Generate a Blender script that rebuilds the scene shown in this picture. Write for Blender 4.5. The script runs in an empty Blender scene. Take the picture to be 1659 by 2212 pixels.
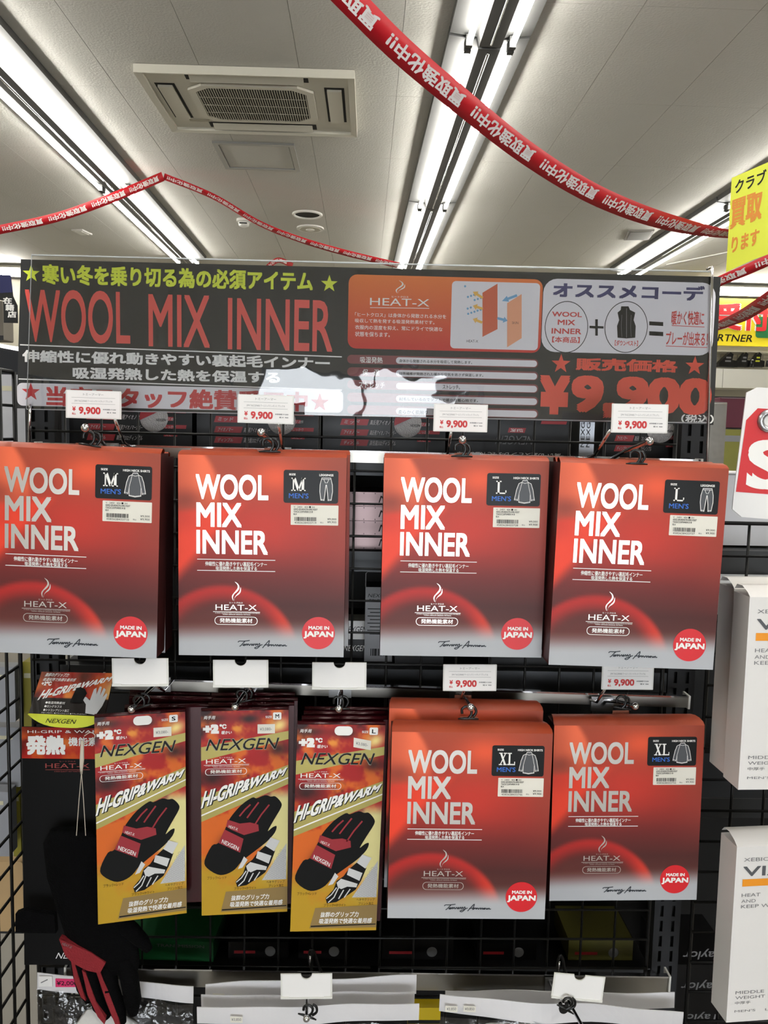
import bpy, math, random
import numpy as np
from mathutils import Vector, Matrix
random.seed(7)
SC = bpy.context.scene
COL = SC.collection
# ------------------------------------------------------------------ camera
FPX, CX, CY = 1750.0, 829.5, 1106.0
CAM = Vector((0.0, 0.0, 1.5))
Yc = Vector((785 - CX, CY - 935, -FPX)).normalized()          # world +Y seen by the camera
_s, _c = math.sin(math.radians(1.25)), math.cos(math.radians(1.25))
Zc = Vector((_s, _c, -(_s * Yc.x + _c * Yc.y) / Yc.z)).normalized()
Xc = Yc.cross(Zc)
RC = Matrix((Xc, Yc, Zc))                                      # camera -> world
cd = bpy.data.cameras.new('camera')
cd.sensor_fit = 'VERTICAL'; cd.sensor_height = 36.0; cd.lens = 36.0 * FPX / 2212
cd.clip_start = 0.02; cd.clip_end = 60
cam = bpy.data.objects.new('camera', cd); COL.objects.link(cam)
cam.matrix_world = Matrix.Translation(CAM) @ RC.to_4x4()
SC.camera = cam
# ------------------------------------------------------------------ world, exposure
SC.view_settings.view_transform = 'Standard'; SC.view_settings.look = 'None'
SC.view_settings.exposure = 0.75; SC.view_settings.gamma = 1.0
SC.view_settings.use_curve_mapping = False
SC.cycles.use_denoising = True
SC.cycles.max_bounces = 5; SC.cycles.use_light_tree = False; SC.cycles.diffuse_bounces = 3; SC.cycles.glossy_bounces = 3; SC.cycles.transmission_bounces = 3
SC.cycles.transparent_max_bounces = 10; SC.cycles.caustics_reflective = False; SC.cycles.caustics_refractive = False
SC.cycles.adaptive_threshold = .05
TUBE = 27.0          # light given off by the fluorescent tubes
SKY = 6.0            # overcast daylight outside the shop windows
wd = bpy.data.worlds.new('daylight'); SC.world = wd; wd.use_nodes = True
wd.node_tree.nodes['Background'].inputs[0].default_value = (0.9, 0.95, 1.0, 1)
wd.node_tree.nodes['Background'].inputs[1].default_value = SKY
CEIL = 3.15
def ray(px, py): return RC @ Vector((px - CX, CY - py, -FPX))
def PD(px, py, D): return CAM + ray(px, py) * (D / FPX)        # at camera depth D
def P(px, py, y): d = ray(px, py); return CAM + d * (y / d.y)  # on the plane y
def PZ(px, py, z): d = ray(px, py); return CAM + d * ((z - CAM.z) / d.z)
# ------------------------------------------------------------------ materials
def lin(c):
    c = np.asarray(c, float) / 255.0
    return np.where(c <= .04045, c / 12.92, ((c + .055) / 1.055) ** 2.4)
MATS = {}
def mat(name, rgb, rough=.5, metal=0.0, coat=0.0, emit=0.0, noise=0.0, nscale=60, bump=0.0, bscale=200, trans=0.0, spec=.5):
    if name in MATS: return MATS[name]
    m = bpy.data.materials.new(name); m.use_nodes = True
    nt = m.node_tree; b = nt.nodes['Principled BSDF']
    col = tuple(lin(rgb)) + (1,)
    b.inputs['Base Color'].default_value = col
    b.inputs['Roughness'].default_value = rough; b.inputs['Metallic'].default_value = metal
    b.inputs['Coat Weight'].default_value = coat; b.inputs['Coat Roughness'].default_value = .06
    b.inputs['Specular IOR Level'].default_value = spec
    if trans: b.inputs['Transmission Weight'].default_value = trans
    if emit:
        b.inputs['Emission Color'].default_value = col; b.inputs['Emission Strength'].default_value = emit
    tc = nt.nodes.new('ShaderNodeTexCoord')
    n = nt.nodes.new('ShaderNodeTexNoise'); n.inputs['Scale'].default_value = nscale; n.inputs['Detail'].default_value = 3
    nt.links.new(tc.outputs['Object'], n.inputs['Vector'])
    if noise:
        r = nt.nodes.new('ShaderNodeMix'); r.data_type = 'RGBA'
        r.inputs['A'].default_value = col
        r.inputs['B'].default_value = tuple(max(0, v * (1 - noise)) for v in col[:3]) + (1,)
        nt.links.new(n.outputs['Fac'], r.inputs['Factor']); nt.links.new(r.outputs['Result'], b.inputs['Base Color'])
    if bump:
        n2 = nt.nodes.new('ShaderNodeTexNoise'); n2.inputs['Scale'].default_value = bscale; n2.inputs['Detail'].default_value = 2
        nt.links.new(tc.outputs['Object'], n2.inputs['Vector'])
        bp = nt.nodes.new('ShaderNodeBump'); bp.inputs['Strength'].default_value = bump; bp.inputs['Distance'].default_value = .01
        nt.links.new(n2.outputs['Fac'], bp.inputs['Height']); nt.links.new(bp.outputs['Normal'], b.inputs['Normal'])
    MATS[name] = m
    return m
def artmat(name, rough=.4, coat=0.0, metal=0.0, spec=.3):
    m = mat(name, (255, 255, 255), rough, metal, coat, spec=spec)
    nt = m.node_tree; a = nt.nodes.new('ShaderNodeAttribute'); a.attribute_name = 'art'
    nt.links.new(a.outputs['Color'], nt.nodes['Principled BSDF'].inputs['Base Color'])
    return m
def film(name, rough=.03, tint=(255, 255, 255), bump=.0, bscale=8, amount=1.0, haze=0.0):
    """clear plastic film or glass: see-through with a fresnel gloss"""
    if name in MATS: return MATS[name]
    m = bpy.data.materials.new(name); m.use_nodes = True; nt = m.node_tree
    nt.nodes.remove(nt.nodes['Principled BSDF']); out = nt.nodes['Material Output']
    t = nt.nodes.new('ShaderNodeBsdfTransparent'); t.inputs[0].default_value = tuple(lin(tint)) + (1,)
    g = nt.nodes.new('ShaderNodeBsdfGlossy'); g.inputs['Roughness'].default_value = rough
    fr = nt.nodes.new('ShaderNodeFresnel'); fr.inputs[0].default_value = 1.5
    mu = nt.nodes.new('ShaderNodeMath'); mu.operation = 'MULTIPLY'; mu.inputs[1].default_value = amount
    nt.links.new(fr.outputs[0], mu.inputs[0])
    mx = nt.nodes.new('ShaderNodeMixShader'); nt.links.new(mu.outputs[0], mx.inputs[0])
    base = t
    if haze:
        d = nt.nodes.new('ShaderNodeBsdfDiffuse'); d.inputs[0].default_value = (.85, .86, .88, 1)
        mh = nt.nodes.new('ShaderNodeMixShader'); mh.inputs[0].default_value = haze
        nt.links.new(t.outputs[0], mh.inputs[1]); nt.links.new(d.outputs[0], mh.inputs[2]); base = mh
    nt.links.new(base.outputs[0], mx.inputs[1]); nt.links.new(g.outputs[0], mx.inputs[2])
    if bump:
        tc = nt.nodes.new('ShaderNodeTexCoord'); n = nt.nodes.new('ShaderNodeTexNoise'); n.inputs['Scale'].default_value = bscale
        n.inputs['Detail'].default_value = 3
        nt.links.new(tc.outputs['Object'], n.inputs['Vector'])
        bp = nt.nodes.new('ShaderNodeBump'); bp.inputs['Strength'].default_value = bump; bp.inputs['Distance'].default_value = .02
        nt.links.new(n.outputs['Fac'], bp.inputs['Height'])
        nt.links.new(bp.outputs['Normal'], g.inputs['Normal']); nt.links.new(bp.outputs['Normal'], fr.inputs['Normal'])
    nt.links.new(mx.outputs[0], out.inputs[0])
    MATS[name] = m
    return m
# ------------------------------------------------------------------ text outlines
TC = {}
def txt(s, b=0.0, res=3):
    k = (s, b, res)
    if k not in TC:
        c = bpy.data.curves.new('t', 'FONT'); c.body = s; c.resolution_u = res
        o = bpy.data.objects.new('t', c); m = o.to_mesh()
        v = np.array([x.co[:2] for x in m.vertices]); f = [tuple(p.vertices) for p in m.polygons]
        o.to_mesh_clear(); bpy.data.objects.remove(o); bpy.data.curves.remove(c)
        if b > 0:                                      # heavier weight: overlapping shifted outlines
            g = (-1, 1) if b <= .04 else (-1, 0, 1)
            sh = [(i * b, j * b) for i in g for j in g]; n = len(v)
            f = [tuple(i + n * k for i in q) for k in range(len(sh)) for q in f]; v = np.concatenate([v + np.array(d) for d in sh])
        lo, hi = v.min(0), v.max(0)
        cp = len(v) // n if b > 0 else 1
        TC[k] = ((v - lo) / np.maximum(hi - lo, 1e-6), f, np.repeat(np.arange(cp), len(v) // cp))
    return TC[k]
def cr(pts, n=8, closed=False):
    """Catmull-Rom through the points"""
    q = [Vector(p) for p in pts]; N = len(q); out = []
    for i in range(N if closed else N - 1):
        a, b, c, d = (q[(i - 1) % N], q[i % N], q[(i + 1) % N], q[(i + 2) % N]) if closed else (q[max(i - 1, 0)], q[i], q[i + 1], q[min(i + 2, N - 1)])
        for k in range(n):
            t = k / n
            out.append(.5 * ((2 * b) + (c - a) * t + (2 * a - 5 * b + 4 * c - d) * t * t + (3 * b - a - 3 * c + d) * t ** 3))
    if not closed: out.append(q[-1])
    return out
def rr(x0, z0, x1, z1, r, n=5):
    p = []; r = min(r, .49 * abs(x1 - x0), .49 * abs(z1 - z0))
    for cx, cz, a in ((x1 - r, z1 - r, 0), (x0 + r, z1 - r, 90), (x0 + r, z0 + r, 180), (x1 - r, z0 + r, 270)):
        for k in range(n + 1):
            t = math.radians(a + 90 * k / n); p.append((cx + r * math.cos(t), cz + r * math.sin(t)))
    return p
def ell(cx, cz, rx, rz, n=40): return [(cx + rx * math.cos(2 * math.pi * k / n), cz + rz * math.sin(2 * math.pi * k / n)) for k in range(n)]
def star(cx, cz, r, q=.4):
    return [(cx + (r if k % 2 == 0 else r * q) * math.sin(math.pi * k / 5), cz + (r if k % 2 == 0 else r * q) * math.cos(math.pi * k / 5)) for k in range(10)]
class MB:
    """collects shapes and links them as one mesh object"""
    def __init__(s): s.v = []; s.f = []
    def add(s, v, f):
        n = len(s.v); s.v += [tuple(p) for p in v]; s.f += [tuple(i + n for i in q) for q in f]; return s
    def box(s, x0, x1, y0, y1, z0, z1):
        return s.add([(x, y, z) for z in (z0, z1) for y in (y0, y1) for x in (x0, x1)],
                     [(0, 2, 3, 1), (4, 5, 7, 6), (0, 1, 5, 4), (2, 6, 7, 3), (0, 4, 6, 2), (1, 3, 7, 5)])
    def poly(s, pts, y=0.0):
        pts = list(pts)
        a = sum(p[0] * q[1] - q[0] * p[1] for p, q in zip(pts, pts[1:] + pts[:1]))
        if a < 0: pts = pts[::-1]
        return s.add([(p[0], y, p[1]) for p in pts], [tuple(range(len(pts)))])
    def rect(s, x0, z0, x1, z1, y=0.0): return s.poly([(x0, z0), (x1, z0), (x1, z1), (x0, z1)], y)
    def prism(s, pts, y0, y1):
        pts = list(pts); n = len(pts)
        a = sum(p[0] * q[1] - q[0] * p[1] for p, q in zip(pts, pts[1:] + pts[:1]))
        if a < 0: pts = pts[::-1]
        return s.add([(p[0], y0, p[1]) for p in pts] + [(p[0], y1, p[1]) for p in pts],
                     [tuple(range(n)), tuple(range(2 * n - 1, n - 1, -1))] + [(i, i + n, (i + 1) % n + n, (i + 1) % n) for i in range(n)])
    def ring(s, outer, inner, y=0.0):
        n = len(outer)
        return s.add([(p[0], y, p[1]) for p in outer] + [(p[0], y, p[1]) for p in inner], [(i, (i + 1) % n, (i + 1) % n + n, i + n) for i in range(n)])
    def stroke(s, pts, w, y=0.0, closed=False):
        pts = [Vector((p[0], p[1])) for p in pts]; n = len(pts); L = []
        for i in range(n):
            a = pts[(i - 1) % n] if (closed or i) else pts[i]; b = pts[(i + 1) % n] if (closed or i < n - 1) else pts[i]
            t = (b - a); t = t.normalized() if t.length > 1e-9 else Vector((1, 0))
            L.append(Vector((-t.y, t.x)) * w / 2)
        v = [(p.x + q.x, y, p.y + q.y) for p, q in zip(pts, L)] + [(p.x - q.x, y, p.y - q.y) for p, q in zip(pts, L)]
        return s.add(v, [(i, i + n, (i + 1) % n + n, (i + 1) % n) for i in range(n if closed else n - 1)])
    def tube(s, pts, r, n=8, cap=True):
        pts = [Vector(p) for p in pts]; N = len(pts); rs = r if isinstance(r, (list, tuple)) else [r] * N
        v = []; prev = None
        for i, p in enumerate(pts):
            t = (pts[min(i + 1, N - 1)] - pts[max(i - 1, 0)]).normalized()
            if prev is None: a = t.orthogonal().normalized()
            else:
                a = prev - t * prev.dot(t); a = a.normalized() if a.length > 1e-6 else t.orthogonal().normalized()
            prev = a; b = t.cross(a)
            for k in range(n):
                q = 2 * math.pi * k / n; v.append(p + (a * math.cos(q) + b * math.sin(q)) * rs[i])
        f = [(i * n + k, i * n + (k + 1) % n, (i + 1) * n + (k + 1) % n, (i + 1) * n + k) for i in range(N - 1) for k in range(n)]
        if cap: f += [tuple(range(n))[::-1], tuple(range((N - 1) * n, N * n))]
        return s.add(v, f)
    def loft(s, secs, n=14):
        """secs: (centre, side vector, depth vector) ellipses, joined and capped"""
        v = []
        for c, a, b in secs:
            c, a, b = Vector(c), Vector(a), Vector(b)
            v += [c + a * math.cos(2 * math.pi * k / n) + b * math.sin(2 * math.pi * k / n) for k in range(n)]
        N = len(secs)
        f = [(i * n + k, i * n + (k + 1) % n, (i + 1) * n + (k + 1) % n, (i + 1) * n + k) for i in range(N - 1) for k in range(n)]
        return s.add(v, f + [tuple(range(n))[::-1], tuple(range((N - 1) * n, N * n))])
    def ball(s, c, r, n=10, m=6, sc=(1, 1, 1)):
        v = [(c[0], c[1], c[2] + r * sc[2])]
        for i in range(1, m):
            a = math.pi * i / m
            v += [(c[0] + sc[0] * r * math.sin(a) * math.cos(2 * math.pi * k / n), c[1] + sc[1] * r * math.sin(a) * math.sin(2 * math.pi * k / n), c[2] + sc[2] * r * math.cos(a)) for k in range(n)]
        v.append((c[0], c[1], c[2] - r * sc[2])); e = len(v) - 1
        f = [(0, 1 + k, 1 + (k + 1) % n) for k in range(n)]
        f += [(1 + i * n + k, 1 + (i + 1) * n + k, 1 + (i + 1) * n + (k + 1) % n, 1 + i * n + (k + 1) % n) for i in range(m - 2) for k in range(n)]
        f += [(1 + (m - 2) * n + k, e, 1 + (m - 2) * n + (k + 1) % n) for k in range(n)]
        return s.add(v, f)
    def tf(s, st, fn, b=0.0, res=3):
        v, f, cp = txt(st, b, res); out = []
        for p, k in zip(v, cp): q = fn(p[0], p[1]); out.append((q[0], q[1] - 2.5e-5 * k, q[2]))   # shifted outlines lie a hair apart
        return s.add(out, f)
    def t(s, st, x0, z0, x1, z1, y=0.0, b=0.0, sh=0.0, flip=False, res=3):
        """lettering fitted into a rectangle; sh slants it"""
        h = z1 - z0
        def fn(u, w):
            if flip: u, w = 1 - u, 1 - w
            return (x0 + sh * h * w + u * (x1 - x0 - sh * h), y, z0 + w * h)
        return s.tf(st, fn, b, res)
    def mesh(s, name, smooth=False):
        m = bpy.data.meshes.new(name); m.from_pydata([tuple(p) for p in s.v], [], s.f); m.update()
        if smooth: m.polygons.foreach_set('use_smooth', [True] * len(m.polygons))
        return m
    def build(s, name, material, parent=None, smooth=False, loc=None): return obj(name, s.mesh(name, smooth), material, parent, loc)
def obj(name, mesh, material, parent=None, loc=None):
    o = bpy.data.objects.new(name, mesh); COL.objects.link(o)
    if material is not None and len(mesh.materials) == 0: mesh.materials.append(material)
    if parent is not None: o.parent = parent
    if loc is not None: o.location = loc
    return o
MESH = {}
def part(name, key, make, material, parent, smooth=False, loc=None):
    """a part whose mesh is shared by every copy with the same key"""
    if key not in MESH: MESH[key] = make().mesh(name, smooth)
    return obj(name, MESH[key], material, parent, loc)
def tag(o, label, cat, group=None, kind=None):
    o['label'] = label
    if cat: o['category'] = cat
    if group: o['group'] = group
    if kind: o['kind'] = kind
    return o
def thing(name, label, cat, loc=(0, 0, 0), rot=(0, 0, 0), group=None):
    o = bpy.data.objects.new(name, None); COL.objects.link(o); o.empty_display_size = .05
    o.location = loc; o.rotation_euler = rot
    return tag(o, label, cat, group)
def struct(name, mb, m, parent=None):
    o = mb.build(name, m, parent)
    if parent is None: o['kind'] = 'structure'
    return o
def grid(nx, nz, W, H, fn, y=0.0, yfn=None):
    """a printed panel: fn(u, v from the top) -> srgb colours on the vertices"""
    u, v = np.meshgrid(np.linspace(0, 1, nx + 1), np.linspace(0, 1, nz + 1))
    m = bpy.data.meshes.new('print')
    yy = y + (yfn(u, v) if yfn else 0 * u)
    co = np.stack([(u - .5) * W, yy, (1 - v) * H], -1).reshape(-1, 3)
    w = nx + 1
    f = [(j * w + i, (j + 1) * w + i, (j + 1) * w + i + 1, j * w + i + 1) for j in range(nz) for i in range(nx)]
    m.from_pydata(co.tolist(), [], f); m.update()
    a = m.color_attributes.new('art', 'FLOAT_COLOR', 'POINT')
    c = lin(np.clip(fn(u, v), 0, 255)).reshape(-1, 3)
    a.data.foreach_set('color', np.concatenate([c, np.ones((len(c), 1))], 1).astype(np.float32).ravel())
    m.polygons.foreach_set('use_smooth', [True] * len(m.polygons))
    return m
def hang(o, px, py, D, H, roll=1.2, yaw=0.0, pitch=0.0):
    """hang a front (origin bottom centre, height H) so its centre is at camera depth D"""
    R = Matrix.Rotation(math.radians(yaw), 3, 'Z') @ Matrix.Rotation(math.radians(roll - 1.2), 3, 'Y') @ Matrix.Rotation(math.radians(pitch), 3, 'X')
    o.matrix_world = Matrix.Translation(PD(px, py, D) - R @ Vector((0, 0, H / 2))) @ R.to_4x4()
def vnoise(u, v, s, seed):
    """smooth value noise for printed artwork"""
    rs = np.random.RandomState(seed); g = rs.rand(64, 64)
    x, y = u * s, v * s; i, j = np.floor(x).astype(int), np.floor(y).astype(int); fx, fy = x - i, y - j
    fx, fy = fx * fx * (3 - 2 * fx), fy * fy * (3 - 2 * fy)
    G = lambda a, b: g[a % 64, b % 64]
    return (G(i, j) * (1 - fx) + G(i + 1, j) * fx) * (1 - fy) + (G(i, j + 1) * (1 - fx) + G(i + 1, j + 1) * fx) * fy
def fbm(u, v, s, seed): return sum(vnoise(u, v, s * 2 ** k, seed + k) / 2 ** k for k in range(4)) / 1.875
def mixc(c, d, a): return c + (np.asarray(d, float) - c) * np.clip(a, 0, 1)[..., None]
def sst(a, b, x): t = np.clip((x - a) / (b - a), 0, 1); return t * t * (3 - 2 * t)
# shared materials
CHROME = mat('chrome', (225, 225, 228), .12, 1.0)
STEEL = mat('brushed_steel', (168, 164, 156), .3, 1.0, noise=.12, nscale=30)
BLACKP = mat('black_plastic', (9, 9, 10), .3, noise=.2)
BLACKW = mat('black_wire', (11, 11, 12), .42, noise=.2, spec=.35)
DGREY = mat('dark_powder_coat', (46, 47, 50), .5, noise=.2, spec=.3)
WHITEC = mat('white_card', (236, 234, 232), .55, noise=.02)
WHITEP = mat('white_plastic', (225, 224, 218), .4, noise=.03)
FOIL = mat('silver_foil', (206, 200, 192), .32, 1.0, noise=.03)
INKW = mat('white_ink', (240, 238, 234), .5)
INKK = mat('black_ink', (10, 10, 11), .5, spec=.25)
INKR = mat('red_ink', (205, 40, 45), .5)
INKB = mat('blue_ink', (35, 95, 190), .5)
INKG = mat('grey_ink', (120, 120, 122), .5)
CLEAR = film('clear_film', .03)
# ------------------------------------------------------------------ room shell
RX0, RX1, RY0, RY1 = -5.6, 6.4, -4.2, 8.7
m_ceil = mat('ceiling_board_white', (198, 196, 189), .75, noise=.05, nscale=4, bump=.25, bscale=90)
m_wall = mat('cream_wall', (222, 216, 198), .7, noise=.04, nscale=3)
struct('floor', MB().box(RX0, RX1, RY0, RY1, -.1, 0), mat('floor_vinyl', (128, 124, 117), .4, noise=.1, nscale=5))
ceil = struct('ceiling', MB().box(RX0, RX1, RY0, RY1, CEIL + .012, CEIL + .1), mat('ceiling_void', (150, 148, 142), .8, noise=.1))
ceil['label'] = 'pale grey ceiling of textured boards'
bm_ = MB().box(.001, .454, .001, .909, 0, .0118).mesh('ceiling_board')
for i in range(-13, 15):
    x = .13 + .455 * i
    if x < RX0 or x + .455 > RX1: continue
    for j in range(11):
        y = 1.0 + .91 * j - 2.3
        if y + .9 > RY1 or y < .0: continue
        obj('ceiling_board', bm_, m_ceil, ceil, (x, y, CEIL))
struct('ceiling', MB().box(RX0, RX1, RY0, -.02, CEIL, CEIL + .0118), m_ceil, ceil).name = 'ceiling_board_rear'
struct('wall_back', MB().box(RX0, RX1, RY1, RY1 + .1, 0, CEIL), m_wall)
struct('wall_left', MB().box(RX0 - .1, RX0, RY0, RY1, 0, CEIL), m_wall)
struct('wall_right', MB().box(RX1, RX1 + .1, RY0, RY1, 0, CEIL), m_wall)
# shop front behind the photographer: glazed door in the middle, lower windows beside it
wf = MB().box(RX0, -1.75, RY0 - .1, RY0, 0, CEIL).box(2.65, RX1, RY0 - .1, RY0, 0, CEIL).box(-1.75, 2.65, RY0 - .1, RY0, 2.1, CEIL)
wf.box(-1.75, -.8, RY0 - .1, RY0, 1.45, 2.1).box(.9, 2.65, RY0 - .1, RY0, 1.45, 2.1).box(-1.75, -.8, RY0 - .1, RY0, 0, .3).box(.9, 2.65, RY0 - .1, RY0, 0, .3)
struct('wall_front', wf, m_wall)
m_alu = mat('window_aluminium', (120, 122, 124), .35, .8)
for nm, a, b, z0, z1 in (('window_1', -1.75, -.8, .3, 1.45), ('door_1', -.8, .9, 0, 2.1), ('window_2', .9, 2.65, .3, 1.45)):
    w = MB()
    for x in (a, (a + b) / 2 - .025, b - .05): w.box(x, x + .05, RY0 - .08, RY0 - .02, z0, z1)
    for z in (z0, z1 - .05): w.box(a, b, RY0 - .08, RY0 - .02, z, z + .05)
    o = struct(nm, w, m_alu)
    for k in range(2):
        x = a + .05 + k * ((b - a) / 2 - .025)
        MB().box(x, x + (b - a) / 2 - .075, RY0 - .055, RY0 - .045, z0 + .05, z1 - .05).build('pane', film('window_glass', .01), o)
# ------------------------------------------------------------------ ceiling lights
m_tube = mat('fluorescent_tube', (255, 252, 244), .4, emit=TUBE)
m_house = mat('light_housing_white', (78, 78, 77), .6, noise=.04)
def fixture_meshes(L):
    h = MB(); x = .165; z = 0
    prof = [(-x, 0), (-.055, -.012), (-.045, -.05), (.045, -.05), (.055, -.012), (x, 0), (x, .035), (-x, .035)]
    v = [(p[0], y, p[1]) for y in (0, L) for p in prof]; n = len(prof)
    h.add(v, [tuple(range(n)), tuple(range(2 * n - 1, n - 1, -1))] + [(i, i + n, (i + 1) % n + n, (i + 1) % n) for i in range(n)])
    t = MB().tube([(0, .035, 0), (0, L - .035, 0)], .0125, 8)
    s = MB().box(-.013, .013, 0, .026, -.0135, .03)
    r = MB().tube([(0, .03, 0), (0, L - .03, 0)], .006, 6)
    return h.mesh('housing'), t.mesh('tube', True), s.mesh('socket'), r.mesh('centre_ridge', True)
FM = {}
def fixture(A, ang, L, label):
    if L not in FM: FM[L] = fixture_meshes(L)
    h, t, s, r = FM[L]
    o = thing('ceiling_light', label, 'ceiling light', (A.x, A.y, CEIL - .037), (0, 0, ang), 'twin tube ceiling lights')
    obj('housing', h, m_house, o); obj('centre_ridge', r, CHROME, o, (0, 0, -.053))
    for x in (-.088, .088):
        obj('tube', t, m_tube, o, (x, 0, -.045))
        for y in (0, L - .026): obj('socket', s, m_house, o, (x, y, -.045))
    return o
ZL = CEIL - .08
def row(near, far, ks, L, names):
    A, B = PZ(*near, ZL), PZ(*far, ZL); d = (B - A).normalized(); ang = -math.atan2(d.x, d.y)
    for k in ks: fixture(A + d * (L + .02) * k, ang, L, names[k])
row((1057, 103), (939, 435), (-2, -1, 0, 1), 2.36,
    {-2: 'twin tube light of the middle row above the photographer', -1: 'nearest twin tube light of the middle row, cut off at the top edge', 0: 'twin tube light of the middle row crossed by the red tape', 1: 'far twin tube light of the middle row ending above the black banner'})
row((250, 412), (404, 566), (-3, -2, -1, 0), 2.36,
    {-3: 'rearmost twin tube light of the left row, behind the photographer', -2: 'twin tube light of the left row beside the photographer', -1: 'twin tube light slanting in from the left edge of the photo', 0: 'far twin tube light of the left row ending above the banner'})
row((1598, 452), (1372, 585), (-3, -2, -1, 0), 2.36,
    {-3: 'rearmost twin tube light of the right row, behind the photographer', -2: 'twin tube light of the right row beside the photographer', -1: 'twin tube light behind the yellow hanging sign at the right edge', 0: 'far twin tube light of the right row, above the price side of the banner'})
for i, x in enumerate((-2.6, 2.6)): fixture(Vector((x, -2.6, 0)), 0, 2.36, 'twin tube ceiling light behind the photographer, %s' % ('over the left window' if i == 0 else 'over the right window'))
for (a, b, py, lab) in ((-60, 43, 587, 'single bright tube light on the back wall at the left edge'), (1552, 1800, 630, 'single bright tube light above the yellow wall sign')):
    A, B = P(a, py, 8.5), P(b, py + (b - a) * .022, 8.5)
    o = thing('wall_light', lab, 'wall light', (A.x, 8.5, A.z)); w = B.x - A.x
    MB().tube([(0, 0, 0), (w, 0, 0)], .038, 10).build('tube', m_tube, o, True)
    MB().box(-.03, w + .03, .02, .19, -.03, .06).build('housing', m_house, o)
# ------------------------------------------------------------------ ceiling cassette air conditioner
m_ac = mat('aircon_ivory', (208, 204, 190), .45, noise=.04); m_dark = mat('dark_void', (22, 22, 22), .8)
c = (PZ(527, 142, CEIL - .03) + PZ(572, 298, CEIL - .03)) / 2
ac = thing('air_conditioner', 'square ivory cassette air conditioner set in the ceiling', 'air conditioner', (c.x, c.y, CEIL), (0, 0, math.radians(-.5)))
ac.scale.x = 1.06; ac.scale.y = .78
S = .475
fr = MB()
for a in range(4):
    q = []
    R = Matrix.Rotation(a * math.pi / 2, 3, 'Z')
    v = [R @ Vector(p) for p in ((-S, -S, -.002), (S, -S, -.002), (S - .03, -S + .03, -.002), (-S + .03, -S + .03, -.002),
                                 (-S, -S, -.04), (S, -S, -.04), (S - .03, -S + .03, -.034), (-S + .03, -S + .03, -.034))]
    fr.add(v, [(0, 1, 2, 3), (4, 7, 6, 5), (0, 4, 5, 1), (2, 6, 7, 3), (0, 3, 7, 4), (1, 5, 6, 2)])
fr.build('rim', m_ac, ac)
pn = MB(); oc = .285
oct_ = [(-oc, -oc + .07), (-oc + .07, -oc), (oc - .07, -oc), (oc, -oc + .07), (oc, oc - .07), (oc - .07, oc), (-oc + .07, oc), (-oc, oc - .07)]
lo = [(-.27, -.425, .27, -.335), (-.27, .335, .27, .425), (-.425, -.27, -.335, .27), (.335, -.27, .425, .27)]
MB().box(-.45, .45, -.45, .45, -.018, -.004).build('panel', m_ac, ac)
for (x0, y0, x1, y1) in lo:
    MB().box(x0, x1, y0, y1, -.0195, -.0175).build('air_outlet', m_dark, ac)
    if x1 - x0 > y1 - y0: b_ = MB().add([(x0 + .02, y0 + .012, -.024), (x1 - .02, y0 + .012, -.024), (x1 - .02, y1 - .012, -.036), (x0 + .02, y1 - .012, -.036), (x0 + .02, y0 + .012, -.0205), (x1 - .02, y0 + .012, -.0205), (x1 - .02, y1 - .012, -.032), (x0 + .02, y1 - .012, -.032)],
                                       [(0, 3, 2, 1), (4, 5, 6, 7), (0, 1, 5, 4), (2, 3, 7, 6), (0, 4, 7, 3), (1, 2, 6, 5)])
    else: b_ = MB().box(x0 + .012, x1 - .012, y0 + .02, y1 - .02, -.031, -.0205)
    b_.build('louvre', m_ac, ac)
pg = MB(); inn = [(x * .88, y * .88) for x, y in oct_]
v = [(x, y, z) for z in (-.019, -.031) for x, y in oct_] + [(x, y, z) for z in (-.031, -.026) for x, y in inn]; n = 8
pg.add(v, [(i, (i + 1) % n, (i + 1) % n + n, i + n) for i in range(n)] + [(i + n, (i + 1) % n + n, (i + 1) % n + 2 * n, i + 2 * n) for i in range(n)] + [(i + 2 * n, (i + 1) % n + 2 * n, (i + 1) % n + 3 * n, i + 3 * n) for i in range(n)])
g = pg.build('grille_frame', m_ac, ac)
MB().add([(x, y, -.0262) for x, y in inn], [tuple(range(8))[::-1]]).build('grille_void', m_dark, g)
sl = MB().box(-.0022, .0022, -.248, .248, -.0315, -.027).mesh('slat')
m_slat = mat('aircon_slat', (176, 172, 158), .5)
for i in range(44):
    x = -.246 + i * .492 / 43
    o = obj('slat', sl, m_slat, g, (x, 0, 0)); o.scale.y = (.248 - max(0, abs(x) - .19)) / .248
for i in range(3): MB().box(-.246, .246, -.12 + .12 * i, -.117 + .12 * i, -.033, -.0315).build('cross_bar', m_slat, g)
MB().box(-.36, -.26, .30, .325, -.022, -.0175).build('signal_window', mat('aircon_beige', (170, 164, 145), .5), ac)
# hatch, detectors and other ceiling fittings
c = PZ(558, 337, CEIL)
h = thing('ceiling_hatch', 'square access hatch with thin frame beyond the air conditioner', 'hatch', (c.x, c.y, CEIL))
MB().box(-.2, .2, -.2, .2, -.006, 0).build('door', m_ceil, h)
f = MB()
for a, b, c_, d in ((-.235, .235, -.235, -.205), (-.235, .235, .205, .235), (-.235, -.205, -.205, .205), (.205, .235, -.205, .205)): f.box(a, b, c_, d, -.012, 0)
f.build('frame', mat('hatch_aluminium', (160, 160, 158), .4, .5), h)
def disc(r, z0, z1, n=28): return MB().tube([(0, 0, z0), (0, 0, z1)], r, n)
c = PZ(664, 462, CEIL); d = thing('downlight', 'dark round recessed downlight in the ceiling', 'downlight', (c.x, c.y, CEIL))
MB().tube([(.105 * math.cos(t * math.pi / 16), .105 * math.sin(t * math.pi / 16), -.004) for t in range(33)], .012, 6).build('trim_ring', WHITEP, d, True)
disc(.1, -.004, -.001).build('recess', m_dark, d)
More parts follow.
